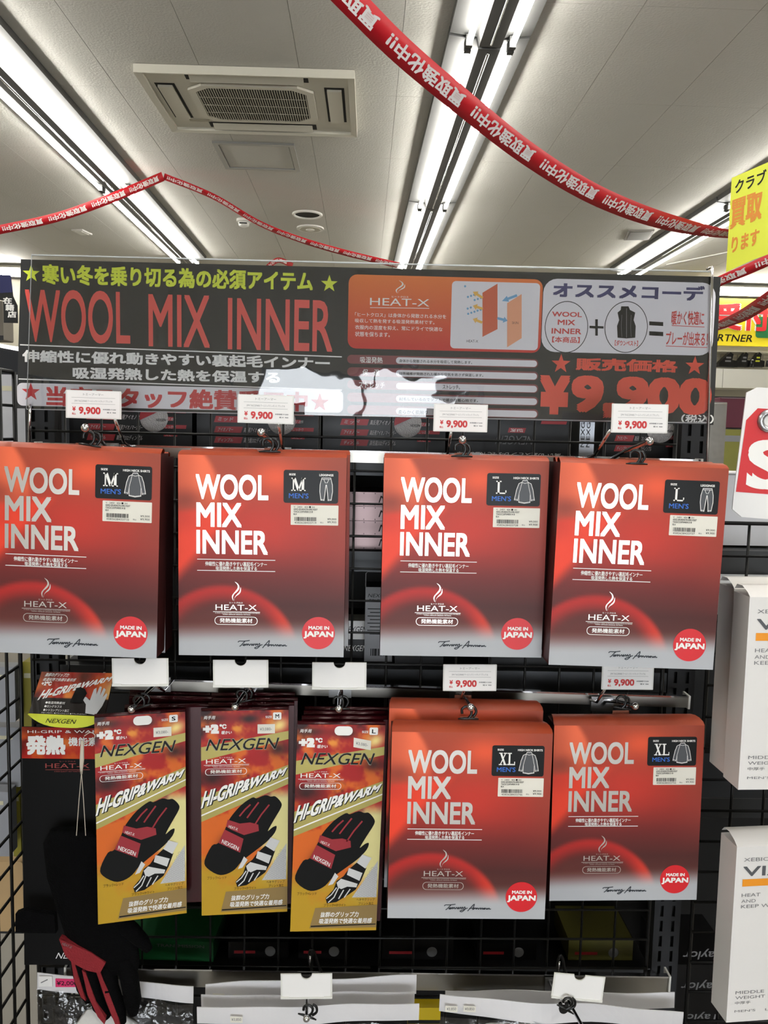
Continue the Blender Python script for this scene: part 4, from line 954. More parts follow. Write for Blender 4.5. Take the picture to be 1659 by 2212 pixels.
def glove_red():
    b = MB().poly(PP([(250, 1008), (320, 1035), (380, 1030), (428, 1045), (432, 1085), (345, 1107), (272, 1072), (240, 1050)]), GY * 1.8).poly(PP([(232, 1068), (342, 1130), (322, 1215), (197, 1150)]), GY * 1.8)
    for L in ([(318, 990), (350, 950), (382, 920)], [(362, 1002), (395, 955), (430, 908)], [(405, 1050), (445, 985), (492, 925)]): b.stroke(PP(L), .0022, GY * 1.8)
    return b
def small_black(): return MB().poly(PP([(296, 1395), (340, 1345), (357, 1290), (395, 1262), (420, 1225), (470, 1178), (528, 1212), (500, 1290), (470, 1345), (430, 1375), (360, 1420), (305, 1428)]), GY * 1.3)
def small_white():
    b = MB().poly(PP([(470, 1178), (500, 1128), (556, 1150), (522, 1215)]), GY * 1.9).poly(PP([(415, 1252), (425, 1210), (506, 1242), (490, 1290)]), GY * 1.9).poly(PP([(357, 1300), (382, 1276), (480, 1308), (474, 1330), (420, 1325), (385, 1340), (365, 1328)]), GY * 1.9).poly(PP([(308, 1318), (345, 1240), (366, 1262), (335, 1310)]), GY * 1.2)
    for L in ([(372, 1325), (345, 1390), (312, 1422)], [(400, 1345), (372, 1400)], [(438, 1340), (405, 1392)], [(358, 1330), (330, 1372), (300, 1398)]): b.stroke(PP(L), .0016, GY * 1.9)
    return b
def slogan(u, w):
    x = 108 + 478 * u; lo, hi = 936 - 188 * u, 828 - 132 * u
    return (PU(x + 26 * w - 14), -.0012, PV(lo + (hi - lo) * w))
PKW = (('hand_lettering', lambda: MB().t('両手用', *PR(112, 376, 180, 398), GY, .01, .2)),
       ('size_caption', lambda: MB().t('SIZE', *PR(468, 384, 505, 397), GY, .01)),
       ('temperature_lettering', lambda: MB().t('+2', *PR(108, 428, 200, 484), GY, .09).t('℃', *PR(203, 428, 243, 456), GY, .05).t('暖かい', *PR(213, 468, 275, 489), GY, .02, .15)),
       ('slogan_lettering', lambda: MB().tf('HI-GRIP&WARM', slogan, .035)),
       ('caption_lettering', lambda: MB().t('抜群のグリップ力', *PR(268, 1480, 496, 1513), -.0008, .02, .15)),
       ('caption_lettering', lambda: MB().t('吸湿発熱で快適な着用感', *PR(262, 1520, 576, 1553), -.0008, .02, .15)),
       ('strap_lettering', lambda: MB().tf('NEXGEN', lambda u, w: (PU(214 + 96 * u + 6 * w), -.0013, PV(1128 + 52 * u + 22 - 24 * w)), .01)),
       ('knuckle_lettering', lambda: MB().tf('HEAT-X', lambda u, w: (PU(254 + 52 * u + 4 * w), -.0013, PV(1052 + 22 * u + 4 - 16 * w)))))
def pk_shadow():
    def fn(u, w):
        x = 108 + 478 * u; lo, hi = 936 - 188 * u, 828 - 132 * u
        return (PU(x + 26 * w - 10), -.0008, PV(lo + (hi - lo) * w + 5))
    return MB().tf('HI-GRIP&WARM', fn, .06)
PKK = (lambda: MB().t('ブラック×レッド', *PR(130, 1356, 243, 1376), GY), lambda: MB().t('ブラック×ホワイト', *PR(287, 1430, 417, 1448), GY), lambda: MB().t('ヘキサグリップ', *PR(478, 1398, 585, 1416), GY).t('プリント加工', *PR(490, 1422, 580, 1440), -.0007))
def packet(label, px, py, D, roll, yaw, size=None, group='front glove packets on the hooks', hole=True):
    o = thing('glove_packet', label, 'packet', group=group); hw = PW / 2
    if size:
        if 'pk_art' not in MESH: MESH['pk_art'] = grid(70, 170, PW, PH, pk_art)
        obj('printed_front', MESH['pk_art'], m_pkart, o)
    part('carton', ('pk_c', bool(size)), lambda: MB().box(-hw + .0002, hw - .0002, .0003 if size else 0, .011, .001, PH - .0003), m_pkside, o)
    part('folded_top', 'pk_f', lambda: MB().tube([(-hw, .004, PH + .0005), (hw, .004, PH + .0005)], .0035, 8).box(-hw, hw, .0006, .009, PH - .002, PH + .002), m_pkside, o, True)
    if size:
        Q = lambda L: [((a - .5) * PW, (1 - v) * PH) for a, v in L]
        part('gold_band', 'pk_b1', lambda: MB().poly(Q([(0, .172), (1, .102), (1, .142), (0, .238)]), GY * .5), m_gold, o)
        b2 = part('gold_band', 'pk_b2', lambda: MB().poly(Q([(0, .415), (1, .268), (1, .362), (0, .535)]), GY * .5), m_gold, o)
        part('white_stripe', 'pk_b3', lambda: MB().poly(Q([(0, .5), (1, .328), (1, .334), (0, .507)]), GY * .8), INKW, b2)
        g3 = part('grip_panel', 'pk_b4', lambda: MB().poly(Q([(.985, .655), (.985, .835), (.70, .835)]), GY * .5), mat('grip_grey', (190, 190, 190), .5), o)
        part('grip_dots', 'pk_b5', lambda: [mb for mb in [MB()] if [mb.ring(*[[(x, z) for x, z in ell((.965 - .042 * i - .021 * (j % 2) - .5) * PW, (1 - .825 + .0165 * j) * PH, r, r, 8)] for r in (.0022, .0017)], GY * .8) for j in range(9) for i in range(6) if .965 - .042 * i - .021 * (j % 2) > .72 + .0245 * j]][0], mat('grip_dot_grey', (160, 160, 160), .5), g3)
        c4 = part('caption_panel', 'pk_b6', lambda: MB().poly(Q([(.28, .885), (1, .872), (1, .985), (.22, .985)]), GY * .5), mat('gold_brown', (142, 116, 66), .45), o)
        part('dark_stripe', 'pk_b7', lambda: MB().poly(Q([(.235, .972), (.99, .966), (.99, .971), (.235, .979)]), GY * .8), INKK, c4)
        part('brand_lettering', 'pk_nx', lambda: MB().t('NEXGEN', *PR(125, 518, 548, 585), -.0008, -.004, .3), INKK, o)
        part('brand_outline', 'pk_nxo', lambda: MB().t('NEXGEN', *PR(121, 515, 550, 588), -.0005, .014, .3), mat('gunmetal_foil', (150, 146, 130), .2, 1.0), o)
        for qi, (qn, qf) in enumerate(PKW): part(qn, ('pk_w', qi), qf, INKW, o)
        part('heat_logo', 'pk_hl', lambda: heat_logo(MB(), *PR(112, 626, 374, 735), GY), INKW, o)
        part('slogan_shadow', 'pk_k', pk_shadow, INKK, o)
        for qi, qf in enumerate(PKK): part('dark_caption', ('pk_kc', qi), qf, INKK, o)
        part('glove_picture', 'pk_g1', glove_back, m_gk, o); part('glove_panels', 'pk_g2', glove_red, m_gr, o)
        part('small_glove_picture', 'pk_g3', small_black, m_gk, o); part('small_glove_panels', 'pk_g4', small_white, m_gw, o)
        s = part('size_label', 'pk_s', lambda: MB().poly(rr(*PR(511, 364, 560, 408), .0018), GY), INKW, o)
        part('size_lettering', ('pk_sl', size), lambda: MB().t(size, *PR(525, 374, 547, 398), GY * 1.8, .02), INKK, s)
        st = part('price_sticker', ('pk_st', size), lambda: MB().poly([(PU(472) + (a - PU(472)) * 1 + (.0022 * (b - PV(461)) * 0), b - (.18 * (a - PU(472)) if size == 'L' else 0)) for a, b in rr(*PR(422, 434, 523, 490), .0004)], GY), m_stick, o)
        part('sticker_print', ('pk_sp', size), lambda: MB().tf('¥3,080-', lambda u, w: (PU(435 + 70 * u), GY * 1.8, PV(474 - 20 * w) - (.18 * (PU(435 + 70 * u) - PU(472)) if size == 'L' else 0)), -.015), INKG, st)
        if hole: part('hang_hole', 'pk_h', lambda: MB().poly(rr(*PR(310, 358, 414, 412), .0062), GY * 1.2), INKW, o)
    hang(o, px, py, D, PH, roll, yaw)
    return o
packet('size S glove packet with flame print, left of three in front', 306, 1767, 1.149, .9, 13, 'S')
packet('size M glove packet with flame print, middle of three in front', 529, 1757, 1.156, 1.0, 5, 'M', hole=False)
packet('size L glove packet with flame print, right of three in front', 729, 1791, 1.137, 2.5, 4, 'L')
gp = 'glove packets stacked behind the front ones'
nth = ('first', 'second', 'third')
for k in range(3):
    packet('maroon packet %s behind the size S glove packet' % nth[k], (362, 368, 366)[k], (1743, 1722, 1708)[k], 1.195 + .02 * k, 1.5, (6, 0, -4)[k], None, gp)
    packet('maroon packet %s behind the size M glove packet' % nth[k], (541, 550, 545)[k], (1743, 1730, 1716)[k], 1.175 + .017 * k, 1.4, 4, None, gp)
    packet('maroon packet %s behind the size L glove packet' % nth[k], (738, 741, 742)[k], (1776, 1762, 1750)[k], 1.155 + .017 * k, 2.2, 4, None, gp)
# ------------------------------------------------------------------ sample glove board at left
sb = thing('sample_board', 'black sample board with flame printed glove header card', 'display board', PD(150, 2085, 1.245))
s0 = sb.location
TL, TR, BR_, BL_ = PD(90, 1451, 1.215), PD(246, 1454, 1.215), PD(226, 1548, 1.165), PD(62, 1541, 1.165)
def H3(u, v, off=0.0):
    a = TL.lerp(TR, u); b = BL_.lerp(BR_, u); p = a.lerp(b, v); n = (TR - TL).cross(BL_ - TL).normalized()
    if n.y > 0: n = -n
    return p + n * off - s0
def hdr(u, v): return pk_art(np.clip(u * .9, 0, 1), .29 * v)
m = grid(40, 30, 1, 1, lambda u, v: np.where((v > .62)[..., None], np.array((30, 24, 22.)), mixc(pk_art(u * .9, .03 + v * .1), (190, 84, 40), np.full(u.shape, .3))))
for i, vv in enumerate(m.vertices): q = H3(vv.co.x + .5, 1 - vv.co.z); vv.co = q
obj('header_card', m, m_pkart, sb)
bk = MB(); q = [H3(0, 0, -.002), H3(1, 0, -.002), H3(1, 1, -.002), H3(0, 1, -.002)]; bk.add(q, [(0, 1, 2, 3)]).build('header_back', m_pkside, sb)
lip = MB(); n = 14; vs = []
for i in range(n + 1):
    u = i / n; top = H3(u, 1); d = .0175 * (1 - abs(2 * u - 1) ** 3); vs += [top, top + Vector((0, -.004, -d * .6)), top + Vector((0, -.004, -d))]
lip.add(vs, [(3 * i + k, 3 * i + 3 + k, 3 * i + 4 + k, 3 * i + 1 + k) for i in range(n) for k in range(2)]).build('header_lip', m_yel, sb, True)
w = MB().tf('抜群のグリップ力', lambda u, z: H3(.06 + .32 * u + .02 * z, .12 - .09 * z, .0006), .01).tf('吸湿発熱で快適な着用感', lambda u, z: H3(.05 + .44 * u + .02 * z, .23 - .08 * z, .0006), .01).tf('+2℃', lambda u, z: H3(.05 + .14 * u, .34 - .1 * z, .0006), .05)
w.tf('HI-GRIP&WARM', lambda u, z: H3(.06 + .9 * u + .05 * z, .7 - .5 * u - (.25 - .12 * u) * z, .0008), .035)
for i, s_ in enumerate(('吸湿発熱素材', 'ロングカフス', 'シリコンプリント加工')): w.tf('●' + s_, lambda u, z, i=i, s_=s_: H3(.18 + (.26, .23, .34)[i] * u, .79 + .085 * i - .06 * z - .02, .0008), .01)
w.tf('グローブカラー ●ブラック×レッド ●ブラック×ホワイト', lambda u, z: H3(.16 + .6 * u, 1.0 - .03 * z - .01, .0008))
w.build('header_lettering', INKW, sb)
hand = [(.72, .95), (.7, .75), (.62, .6), (.68, .58), (.74, .66), (.76, .4), (.79, .36), (.81, .52), (.83, .33), (.86, .34), (.86, .54), (.89, .36), (.92, .4), (.9, .58), (.94, .48), (.96, .52), (.92, .78), (.86, .98)]
MB().add([H3(a + .02, b, .0008) for a, b in hand], [tuple(range(len(hand)))[::-1]]).build('glove_picture', m_gw, sb)
MB().add([H3(a, b, .001) for a, b in ((.52, .55), (.54, .38), (.6, .36), (.66, .4), (.7, .5), (.66, .72), (.5, .72))], [tuple(range(7))[::-1]]).build('small_glove_picture', m_gk, sb)
MB().tf('NEXGEN', lambda u, z: H3(.24 + .38 * u + .03 * z, 1.0, 0) + Vector((0, -.0062, -.0105 + .0065 * z)), -.005).build('lip_lettering', INKK, sb)
def S3(px, py, off=0.0): q = P(px, py, s0.y); return Vector((q.x - s0.x, -off, q.z - s0.z))
m = grid(40, 20, 1, 1, lambda u, v: mixc(pk_art(u * .8, .03 + v * .12), (196, 54, 36), np.full(u.shape, .35)))
a, b, c_, d = S3(47, 1570), S3(236, 1574), S3(236, 1640), S3(47, 1638)
for vv in m.vertices: u, v = vv.co.x + .5, 1 - vv.co.z; vv.co = a.lerp(b, u).lerp(d.lerp(c_, u), v)
obj('flame_card', m, m_pkart, sb)
MB().add([S3(47, 1571, -.001), S3(243, 1575, -.001), S3(250, 2085, -.001), S3(52, 2085, -.001), S3(47, 1571, -.004), S3(243, 1575, -.004), S3(250, 2085, -.004), S3(52, 2085, -.004)],
         [(0, 1, 2, 3)[::-1], (4, 5, 6, 7), (0, 4, 5, 1), (1, 5, 6, 2), (2, 6, 7, 3), (3, 7, 4, 0)]).build('board', mat('board_black', (7, 7, 8), .6, noise=.2, spec=.2), sb)
def ST(mb, s_, x0, y0, x1, y1, b=0.0, sh=0.0, off=.001): return mb.tf(s_, lambda u, z: S3(x0 + (x1 - x0) * u + sh * z, y1 - (y1 - y0) * z, off), b)
w = ST(MB(), '発熱', 57, 1588, 142, 1630, .05); ST(w, '機能素材', 148, 1592, 232, 1611, .02); ST(w, 'HI-GRIP & WARM', 60, 1577, 228, 1583); w.build('flame_lettering', INKW, sb)
w = ST(MB(), 'HEAT-X', 99, 1648, 194, 1658, -.012, 0, .002); ST(w, 'ヒートクロス', 130, 1642, 164, 1645, 0, 0, .002); ST(w, 'A HIGH QUALITY HEAT FUNCTION', 118, 1664, 178, 1667, 0, 0, .002)
w.add([S3(99, 1661, .002), S3(195, 1661, .002), S3(195, 1662, .002), S3(99, 1662, .002)], [(3, 2, 1, 0)]); w.build('red_lettering', mat('dim_red_ink', (150, 62, 58), .5), sb)
ST(MB(), 'NEXGEN', 121, 2056, 200, 2069, -.008, 6, .002).build('brand_lettering', INKW, sb)
# the sample glove, a knitted glove hanging fingers down, and its plastic tie
gl = thing('sample_glove', 'black glove with red panels hanging fingers down at left', 'glove', PD(185, 1800, 1.192)); g0 = gl.location
kk = 1.17 / FPX
m_knit = mat('glove_knit_black', (4, 4, 5), .9, noise=.2, spec=.1, bump=.3, bscale=400); m_kred = mat('glove_knit_red', (140, 24, 34), .8, noise=.15, bump=.3, bscale=400)
def G(px, py, off=0.0): q = P(px, py, g0.y) - g0; q.y = -off; return q
MB().loft([(G(150, 1792), (42 * kk, 0, 0), (0, .010, 0)), (G(162, 1822), (70 * kk, 0, 0), (0, .014, 0)), (G(178, 1890), (78 * kk, 0, .004), (0, .016, 0)), (G(190, 1950), (70 * kk, 0, .006), (0, .016, 0)), (G(210, 2000), (74 * kk, 0, .008), (0, .017, 0)), (G(226, 2045), (74 * kk, 0, .008), (0, .016, 0)), (G(240, 2082), (64 * kk, 0, .006), (0, .013, 0)), (G(246, 2100), (54 * kk, 0, .003), (0, .009, 0))], 20).build('hand', m_knit, gl, True)
for pts, r in (([(172, 2040), (172, 2085), (182, 2130), (194, 2160)], 17), ([(198, 2070), (200, 2120), (216, 2170), (233, 2196)], 17), ([(232, 2075), (238, 2130), (256, 2180), (264, 2208)], 19), ([(268, 2065), (280, 2110), (288, 2160), (288, 2188)], 20)):
    MB().tube([G(*p, .002) for p in pts] , [r * kk, r * kk * 1.02, r * kk * .95, r * kk * .55], 12).build('finger', m_knit, gl, True)
MB().tube([G(250, 1985), G(285, 2012), (G(310, 2035)), (G(322, 2052))], [22 * kk, 19 * kk, 15 * kk, 9 * kk], 12).build('thumb', m_knit, gl, True)
MB().prism([(G(x, y).x, G(x, y).z) for x, y in ((42, 1962), (60, 1955), (125, 1965), (128, 2004), (70, 2003), (42, 2002))], -.014, -.004).build('wrist_strap', m_knit, gl)
def redp(pts, off): 
    f = [G(x, y, off) for x, y in pts]; b_ = [G(x, y, off - .012) for x, y in pts]; n = len(pts)
    return MB().add(f + b_, [tuple(range(n)), tuple(range(2 * n - 1, n - 1, -1))] + [(i, i + n, (i + 1) % n + n, (i + 1) % n) for i in range(n)])
redp([(137, 2013), (168, 2026), (205, 2042), (236, 2064), (224, 2086), (196, 2080), (166, 2064), (150, 2048)], .0175).build('knuckle_panel', m_kred, gl)
MB().tf('HEAT-X', lambda u, z: G(143 + 20 * u + 3 * z, 2024 + 9 * u - 5 * z, .0182)).build('panel_lettering', INKG, gl)
for pts in ([(161, 2062), (168, 2066), (184, 2120), (192, 2148), (182, 2140), (168, 2105)], [(184, 2082), (192, 2088), (214, 2150), (234, 2185), (232, 2198), (218, 2182), (196, 2135)], [(214, 2084), (222, 2086), (240, 2125), (262, 2185), (266, 2212), (256, 2200), (236, 2150)]):
    redp(pts, .0145).build('finger_panel', m_kred, gl)
tie = thing('plastic_tie', 'pale plastic tag tie looped over the sample board', 'tag tie', PD(176, 1640, 1.12)); t0 = tie.location
T3 = lambda px, py: PD(px, py, 1.12) - t0
MB().tube([T3(178, 1600), T3(177, 1640), T3(176, 1655), T3(176, 1672)], [.0022, .0032, .0026, .0014], 8).build('clasp', mat('tie_white', (196, 186, 170), .5), tie, True)
MB().tube(cr([T3(180, 1607), T3(205, 1592), T3(196, 1582), T3(182, 1590)], 6), .0006, 5).build('loop', MATS['tie_white'], tie)
for x in (165, 185): MB().tube([T3(176, 1668), T3((176 + x) / 2, 1730), T3(x, 1805)], .0005, 5).build('cord', MATS['tie_white'], tie)
# ------------------------------------------------------------------ bagged packs at the bottom
m_hdr = mat('bag_header_white', (222, 220, 222), .35, noise=.03, coat=.5)
m_bag = film('crinkled_bag', .16, bump=.7, bscale=30, amount=2.2)
def bag(label, tl, tr, hpx, D, body=True, contents=None, amp=.003, seed=1):
    a, b = PD(*tl, D), PD(*tr, D + .0); o = thing('bagged_pack', label, 'bag', a, (0, 0, 0), 'clear bagged packs at the bottom')
    n = 24; h = hpx * D / FPX; L = b - a; v = []
    rs = random.Random(seed); ph = rs.random() * 6
    for j in range(3):
        for i in range(n + 1):
            u = i / n; w = amp * math.sin(u * 7 + ph) * (j * .6) + amp * .5 * math.sin(u * 17 + ph * 2)
            v.append(L * u + Vector((0, w, -h * j / 2 + .6 * amp * math.sin(u * 9 + ph))))
    W1 = n + 1
    m_ = MB().add(v, [(j * W1 + i, (j + 1) * W1 + i, (j + 1) * W1 + i + 1, j * W1 + i + 1) for j in range(2) for i in range(n)]).mesh('header_card', False)
    q = obj('header_card', m_, m_hdr, o); md = q.modifiers.new('thick', 'SOLIDIFY'); md.thickness = .0012
    if body:
        v = []; m2 = 12
        for j in range(m2 + 1):
            for i in range(n + 1):
                u = i / n; t_ = j / m2
                v.append(L * u + Vector((0, -.004 - .02 * math.sin(math.pi * u) ** .5 * min(1, t_ * 2.5) + rs.uniform(-.004, .004), -h - .16 * t_ + rs.uniform(-.002, .002))))
        MB().add(v, [(j * W1 + i, (j + 1) * W1 + i, (j + 1) * W1 + i + 1, j * W1 + i + 1) for j in range(m2) for i in range(n)]).build('clear_bag', m_bag, o, True)
        if contents:
            z = -h - .015; mb = MB(); mb.loft([(L * .5 + Vector((0, .006, z)), L * .3, (0, .006, 0)), (L * .5 + Vector((0, .008, z - .02)), L * .42, (0, .011, 0)), (L * .5 + Vector((0, .008, z - .14)), L * .42, (0, .011, 0))], 20)
            mb.build('contents', contents, o, True)
    return o
m_wcl = mat('white_cloth', (214, 212, 208), .8, bump=.2, bscale=80)
o = bag('clear bag with white header and pink price label at bottom left', (80, 2101), (418, 2131), 37, 1.245, True, mat('dark_cloth', (40, 40, 42), .8), .0015, 5)
k = 1.245 / FPX
l = MB().box(.029, .063, -.0035, -.0018, -.021, -.008).build('price_label', mat('pink_label', (226, 50, 110), .5), o)
MB().t('¥2,000', .031, -.0188, .0625, -.0108, -.0038, .01).build('label_lettering', INKK, l)
MB().box(.004, .024, -.0035, -.0018, -.0205, -.004).build('picture_sticker', WHITEC, o); MB().stroke([(.007, -.014), (.0175, -.0085)], .0016, -.0038).build('sticker_print', INKG, o)
MB().loft([((.1, -.012, -.05), (.02, 0, 0), (0, .006, 0)), ((.11, -.013, -.075), (.05, 0, 0), (0, .01, 0)), ((.11, -.013, -.15), (.05, 0, 0), (0, .01, 0))], 16).build('white_glove', m_wcl, o, True)
def prices(o, L):
    for (x, z, s_) in L:
        q = MB().add([(x, -.0065, z), (x + .018, -.0065, z - .001), (x + .018, -.0065, z + .0085), (x, -.0065, z + .0095)], [(0, 1, 2, 3)]).build('price_sticker', m_stick, o)
        MB().t(s_, x + .002, z + .002, x + .016, z + .007, -.007, -.01).build('sticker_print', INKG, q)
o = bag('rearmost white-headed pack of the middle bottom group', (444, 2125), (900, 2107), 44, 1.235, False, None, .002, 2); prices(o, ((.012, -.02, '¥3,850'), (.042, -.022, '¥3,850')))
bag('middle white-headed pack of the middle bottom group', (434, 2152), (896, 2142), 40, 1.215, False, None, .003, 3)
o = bag('front white-headed pack of the middle bottom group', (425, 2178), (906, 2168), 40, 1.19, True, m_wcl, .002, 4); prices(o, ((.05, -.017, '¥3,850'),))
bag('rear white-headed pack of the right bottom group', (962, 2139), (1458, 2146), 34, 1.235, False, None, .002, 6)
o = bag('front wavy white-headed pack of the right bottom group', (950, 2150), (1478, 2186), 42, 1.2, True, m_wcl, .0035, 7); prices(o, ((.008, -.021, '¥3,850'), (.035, -.021, '¥3,850')))
o = thing('yellow_pack', 'yellow folded pack seen between the bottom bag groups', 'pack', PD(922, 2250, 1.26)); MB().box(-.03, .02, 0, .02, 0, .056).build('pouch', mat('pack_yellow', (200, 172, 30), .3), o); MB().box(-.0302, .0202, -.0005, 0, .03, .036).build('printed_stripe', INKK, o)
# ------------------------------------------------------------------ white innerwear boxes at the right edge
m_vw = mat('white_carton', (226, 223, 220), .45, noise=.02); m_vo = mat('orange_bar_ink', (236, 150, 30), .5); m_vd = mat('dark_grey_ink', (84, 86, 90), .5)
def white_box(label, px, py, D, yaw, print_=True, H=.262, W=.215):
    c_ = PD(px, py, D); o = thing('white_innerwear_box', label, 'box', (c_.x, c_.y, c_.z - H), (0, math.radians(-.3), math.radians(yaw)), 'white innerwear boxes at the right edge')
    MB().box(0, W, 0, .042, 0, H).build('carton', m_vw, o)
    n = 8; b = MB(); b.add([(x, y_, z_) for (y_, z_) in ((0, H), (.008, H + .006), (.022, H + .0115), (.036, H + .011), (.042, H + .004)) for x in (.0005, W - .0005)], [(2 * i, 2 * i + 1, 2 * i + 3, 2 * i + 2) for i in range(4)]); b.build('top_flap', m_vw, o, True)
    if print_:
        X = lambda a: a * W; Z = lambda v: H - v * H
        l_ = MB(); q = .052
        for tx, w_, v0, v1 in (('XEBIO GROUP', .42, .062, .082), ('HEAT', .13, .262, .281), ('AND', .1, .296, .314), ('KEEP WARM', .32, .326, .345), ('MIDDLE', .2, .82, .837), ('WEIGHT', .21, .85, .867), ('中厚手', .11, .88, .897), ("MEN'S    L", .24, .93, .943)):
            l_.t(tx, X(q), Z(v1), X(q + w_), Z(v0), -.0005)
        l_.build('small_lettering', INKG, o)
        MB().t('VIA', X(q), Z(.165), X(q + .3), Z(.11), -.0005, .012).build('brand_lettering', m_vd, o)
        MB().rect(X(q), Z(.222), X(.8), Z(.182), -.0005).build('orange_bar', m_vo, o)
    return o
white_box('white printed box, front of the upper pair at the right edge', 1622, 1290, 1.06, 2)
white_box('white box behind the front one of the upper pair at the right edge', 1588, 1272, 1.108, 2, False)
white_box('white printed box at the bottom right, turned slightly', 1594, 1830, 1.13, 5)
# ------------------------------------------------------------------ sale tag at the right edge
D = 1.13; o = thing('sale_tag', 'white card with big red sale tag and white S at right edge', 'sign', PD(1583, 1100, D), (0, math.radians(1.2), math.radians(-3)))
k = D / FPX; q = lambda L: [(x * k, -y * k) for x, y in L]
MB().prism(q([(-1, -28), (8, -250), (30, -262), (190, -262), (190, 22), (20, 16), (-1, 0)]), 0, .002).build('card', WHITEC, o)
MB().poly(q([(3, -38), (12, -192), (34, -218), (190, -216), (190, -32)]), -.0006).build('tag_print', mat('tag_red', (206, 34, 40), .5), o)
MB().t('S', 22 * k, 46 * k, 108 * k, 152 * k, -.001, .03, res=6).build('lettering', INKW, o)
MB().tube([(60 * k + .012 * math.cos(t * .4), -.002, 192 * k + .012 * math.sin(t * .4)) for t in range(17)], .0045, 8).build('grommet', mat('grommet_grey', (170, 170, 172), .3, .8), o, True)
MB().prism(ell(60 * k, 192 * k, .0085, .0085, 24), -.0015, .0005).build('hole', WHITEC, o)
MB().tube([(60 * k, -.002, 203 * k), (62 * k, -.001, 260 * k)], .0025, 6).build('cord', WHITEC, o)
# ------------------------------------------------------------------ things glimpsed at the left and right
m_pale = mat('pale_bag', (190, 190, 194), .3, coat=.4, bump=.4, bscale=20)  # plain pale plastic of the bag and pouch, not emissive
def slab(name, label, cat, px0, py0, px1, py1, y, dep, m, bulge=0.0, group=None):
    a, b = P(px0, py0, y), P(px1, py1, y); o = thing(name, label, cat, ((a.x + b.x) / 2, y, b.z), group=group); w = (b.x - a.x) / 2; h = a.z - b.z
    MB().prism(rr(-w, 0, w, h, min(w, h) * .06 + .0005), 0, dep).build('body', m, o)
    return o, w, h
m_cream = mat('cream_pack', (205, 200, 170), .5, noise=.1); m_ypk = mat('mustard_pack', (150, 140, 40), .5, noise=.1); m_gpk = mat('grey_pack', (150, 152, 158), .45, noise=.1); m_wood = mat('light_wood', (196, 164, 118), .5, noise=.25, nscale=8)
for i, (a, b, c_, d, y, m, lab) in enumerate(((-110, 806, 62, 985, 1.32, m_pale, 'pale plastic bag behind the upper left grid'), (-70, 1440, 34, 1560, 1.36, m_gpk, 'grey pack behind the left grid beside the header card'), (48, 1430, 72, 1600, 1.4, m_ypk, 'mustard pack behind the left grid, upper'), (-60, 1570, 45, 1700, 1.4, m_gpk, 'grey pack behind the left grid, second row'), (-60, 1710, 22, 1850, 1.36, m_gpk, 'grey pack behind the left grid, third row'), (26, 1700, 46, 1850, 1.42, m_ypk, 'mustard pack behind the left grid, lower'))):
    o, w, h = slab('hanging_pack', lab, 'pack', a, b, c_, d, y, .03, m, group='packs behind the left grid'); MB().rect(-w * .7, h * .8, w * .7, h * .86, -.0006).build('printed_stripe', m_cream, o)
o, w, h = slab('wooden_panel', 'light wooden panel low behind the left grid', 'panel', -160, 1860, 52, 2016, 1.45, .02, m_wood); MB().rect(-w, 0, w, .004, -.001).build('edge_strip', DGREY, o)
o, w, h = slab('pale_pouch', 'pale pouch hanging behind the grid above the header card', 'pouch', 152, 1408, 186, 1452, 1.4, .02, m_pale); MB().rect(-w * .8, h * .6, w * .8, h * .7, -.0006).build('printed_stripe', INKG, o)
# flag and dark rack on the left
D = 3.4; k = D / FPX; fl = thing('hanging_flag', 'navy and black hanging flag with white characters at left edge', 'flag', PD(0, 700, D))
fq = lambda L: [(x * k, (700 - y) * k) for x, y in L]
MB().prism(fq([(-60, 596), (25, 596), (29, 640), (38, 660), (38, 697), (8, 697), (8, 650), (-60, 640)]), 0, .004).build('cloth', mat('flag_black', (15, 15, 18), .6, noise=.2), fl)
MB().poly(fq([(-60, 596), (25, 596), (29, 632), (-60, 640)]), -.001).build('navy_panel', mat('flag_navy', (32, 36, 84), .6), fl)
w = MB()
for i, ch in enumerate('在籍店'): w.t(ch, (8 + 4.5 * i) * k, (661 + 14.5 * i - 645) * 0 + (700 - 657 - 14.5 * i) * k, (27 + 4.5 * i) * k, (700 - 643 - 14.5 * i) * k, -.002, .04)
w.build('lettering', INKW, fl)
o, w, h = slab('dark_pillar', 'grey brown column beside the flag at the left edge', 'column', -80, 648, 8, 735, 3.6, .1, mat('taupe', (112, 106, 96), .6)); MB().rect(-w, 0, w, .02, -.002).build('edge_strip', DGREY, o)
a = P(-120, 732, 2.3); b = P(36, 757, 2.3); o = thing('clothes_rack', 'dark clothes rack behind the left end of the banner', 'rack', (a.x, 2.3, a.z - .5))
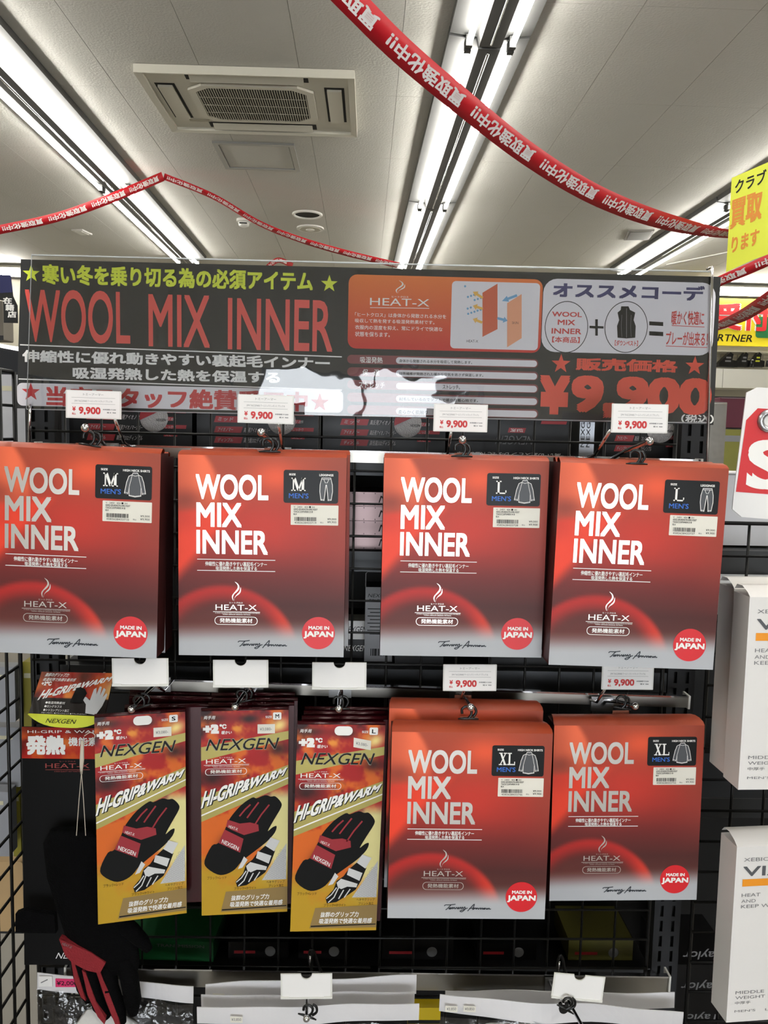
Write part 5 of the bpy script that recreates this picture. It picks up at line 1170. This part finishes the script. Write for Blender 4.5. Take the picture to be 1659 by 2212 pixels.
MB().add([(x, y, z) for y in (0, .5) for x, z in ((0, 0), (b.x - a.x + .3, 0), (b.x - a.x + .3, b.z - a.z + .44), (0, .5))], [(0, 1, 2, 3), (7, 6, 5, 4), (0, 4, 5, 1), (3, 2, 6, 7), (0, 3, 7, 4), (1, 5, 6, 2)]).build('garments', mat('dark_garments', (28, 30, 36), .8, noise=.4, nscale=14), o)
MB().tube([(0, .25, .51), (b.x - a.x + .3, .25, b.z - a.z + .455)], .012, 8).build('rail', CHROME, o)
# right background: stock beyond the post
z9 = [('pale_parcel', 'pale parcel behind the sale tag on the right rack', 'parcel', 1512, 1020, 1700, 1180, 1.40, .1, mat('parcel_white', (196, 196, 200), .45, noise=.05)),
      ('glossy_pouch', 'clear glossy pouch hanging right of the slotted post', 'pouch', 1532, 868, 1562, 1015, 1.28, .008, mat('pouch_film', (150, 148, 146), .2, coat=.5, bump=.5, bscale=30)),
      ('maroon_garment', 'maroon garment on the far rack right of the banner', 'garment', 1556, 858, 1640, 925, 3.2, .15, mat('maroon_cloth', (92, 36, 52), .8, noise=.3, nscale=10)),
      ('olive_garment', 'olive garment on the far rack right of the banner', 'garment', 1556, 927, 1640, 1770, 3.2, .15, mat('olive_cloth', (132, 130, 60), .8, noise=.3, nscale=10)),
      ('dark_shelf_front', 'dark grey shelf front behind the right wire grid', 'shelf', 1500, 1185, 1720, 1270, 1.38, .2, mat('shelf_front_grey', (58, 60, 63), .4, noise=.2)),
      ('white_tray', 'white tray under the right wire grid above the white boxes', 'tray', 1545, 1262, 1730, 1330, 1.27, .1, mat('tray_white', (205, 206, 210), .3, noise=.05)),
      ('dark_counter', 'dark display counter far behind at the right edge', 'counter', 1380, 852, 1760, 1130, 6.5, .6, mat('counter_dark', (46, 42, 46), .5, noise=.3, nscale=5)),
      ('lower_shelf_bar', 'grey horizontal shelf bar between the white boxes', 'shelf', 1480, 1722, 1720, 1768, 1.36, .2, mat('bar_grey', (60, 62, 66), .3, .3)),
      ('black_backing', 'black backing panel behind the right wire grid', 'panel', 1478, 1275, 1760, 2300, 1.62, .02, m_shelf)]
for q in z9:
    o, w, h = slab(*q); MB().rect(-w * .96, h * .97, w * .96, h * .985, -.0008).build('trim_line', INKG if q[0] != 'glossy_pouch' else CHROME, o)
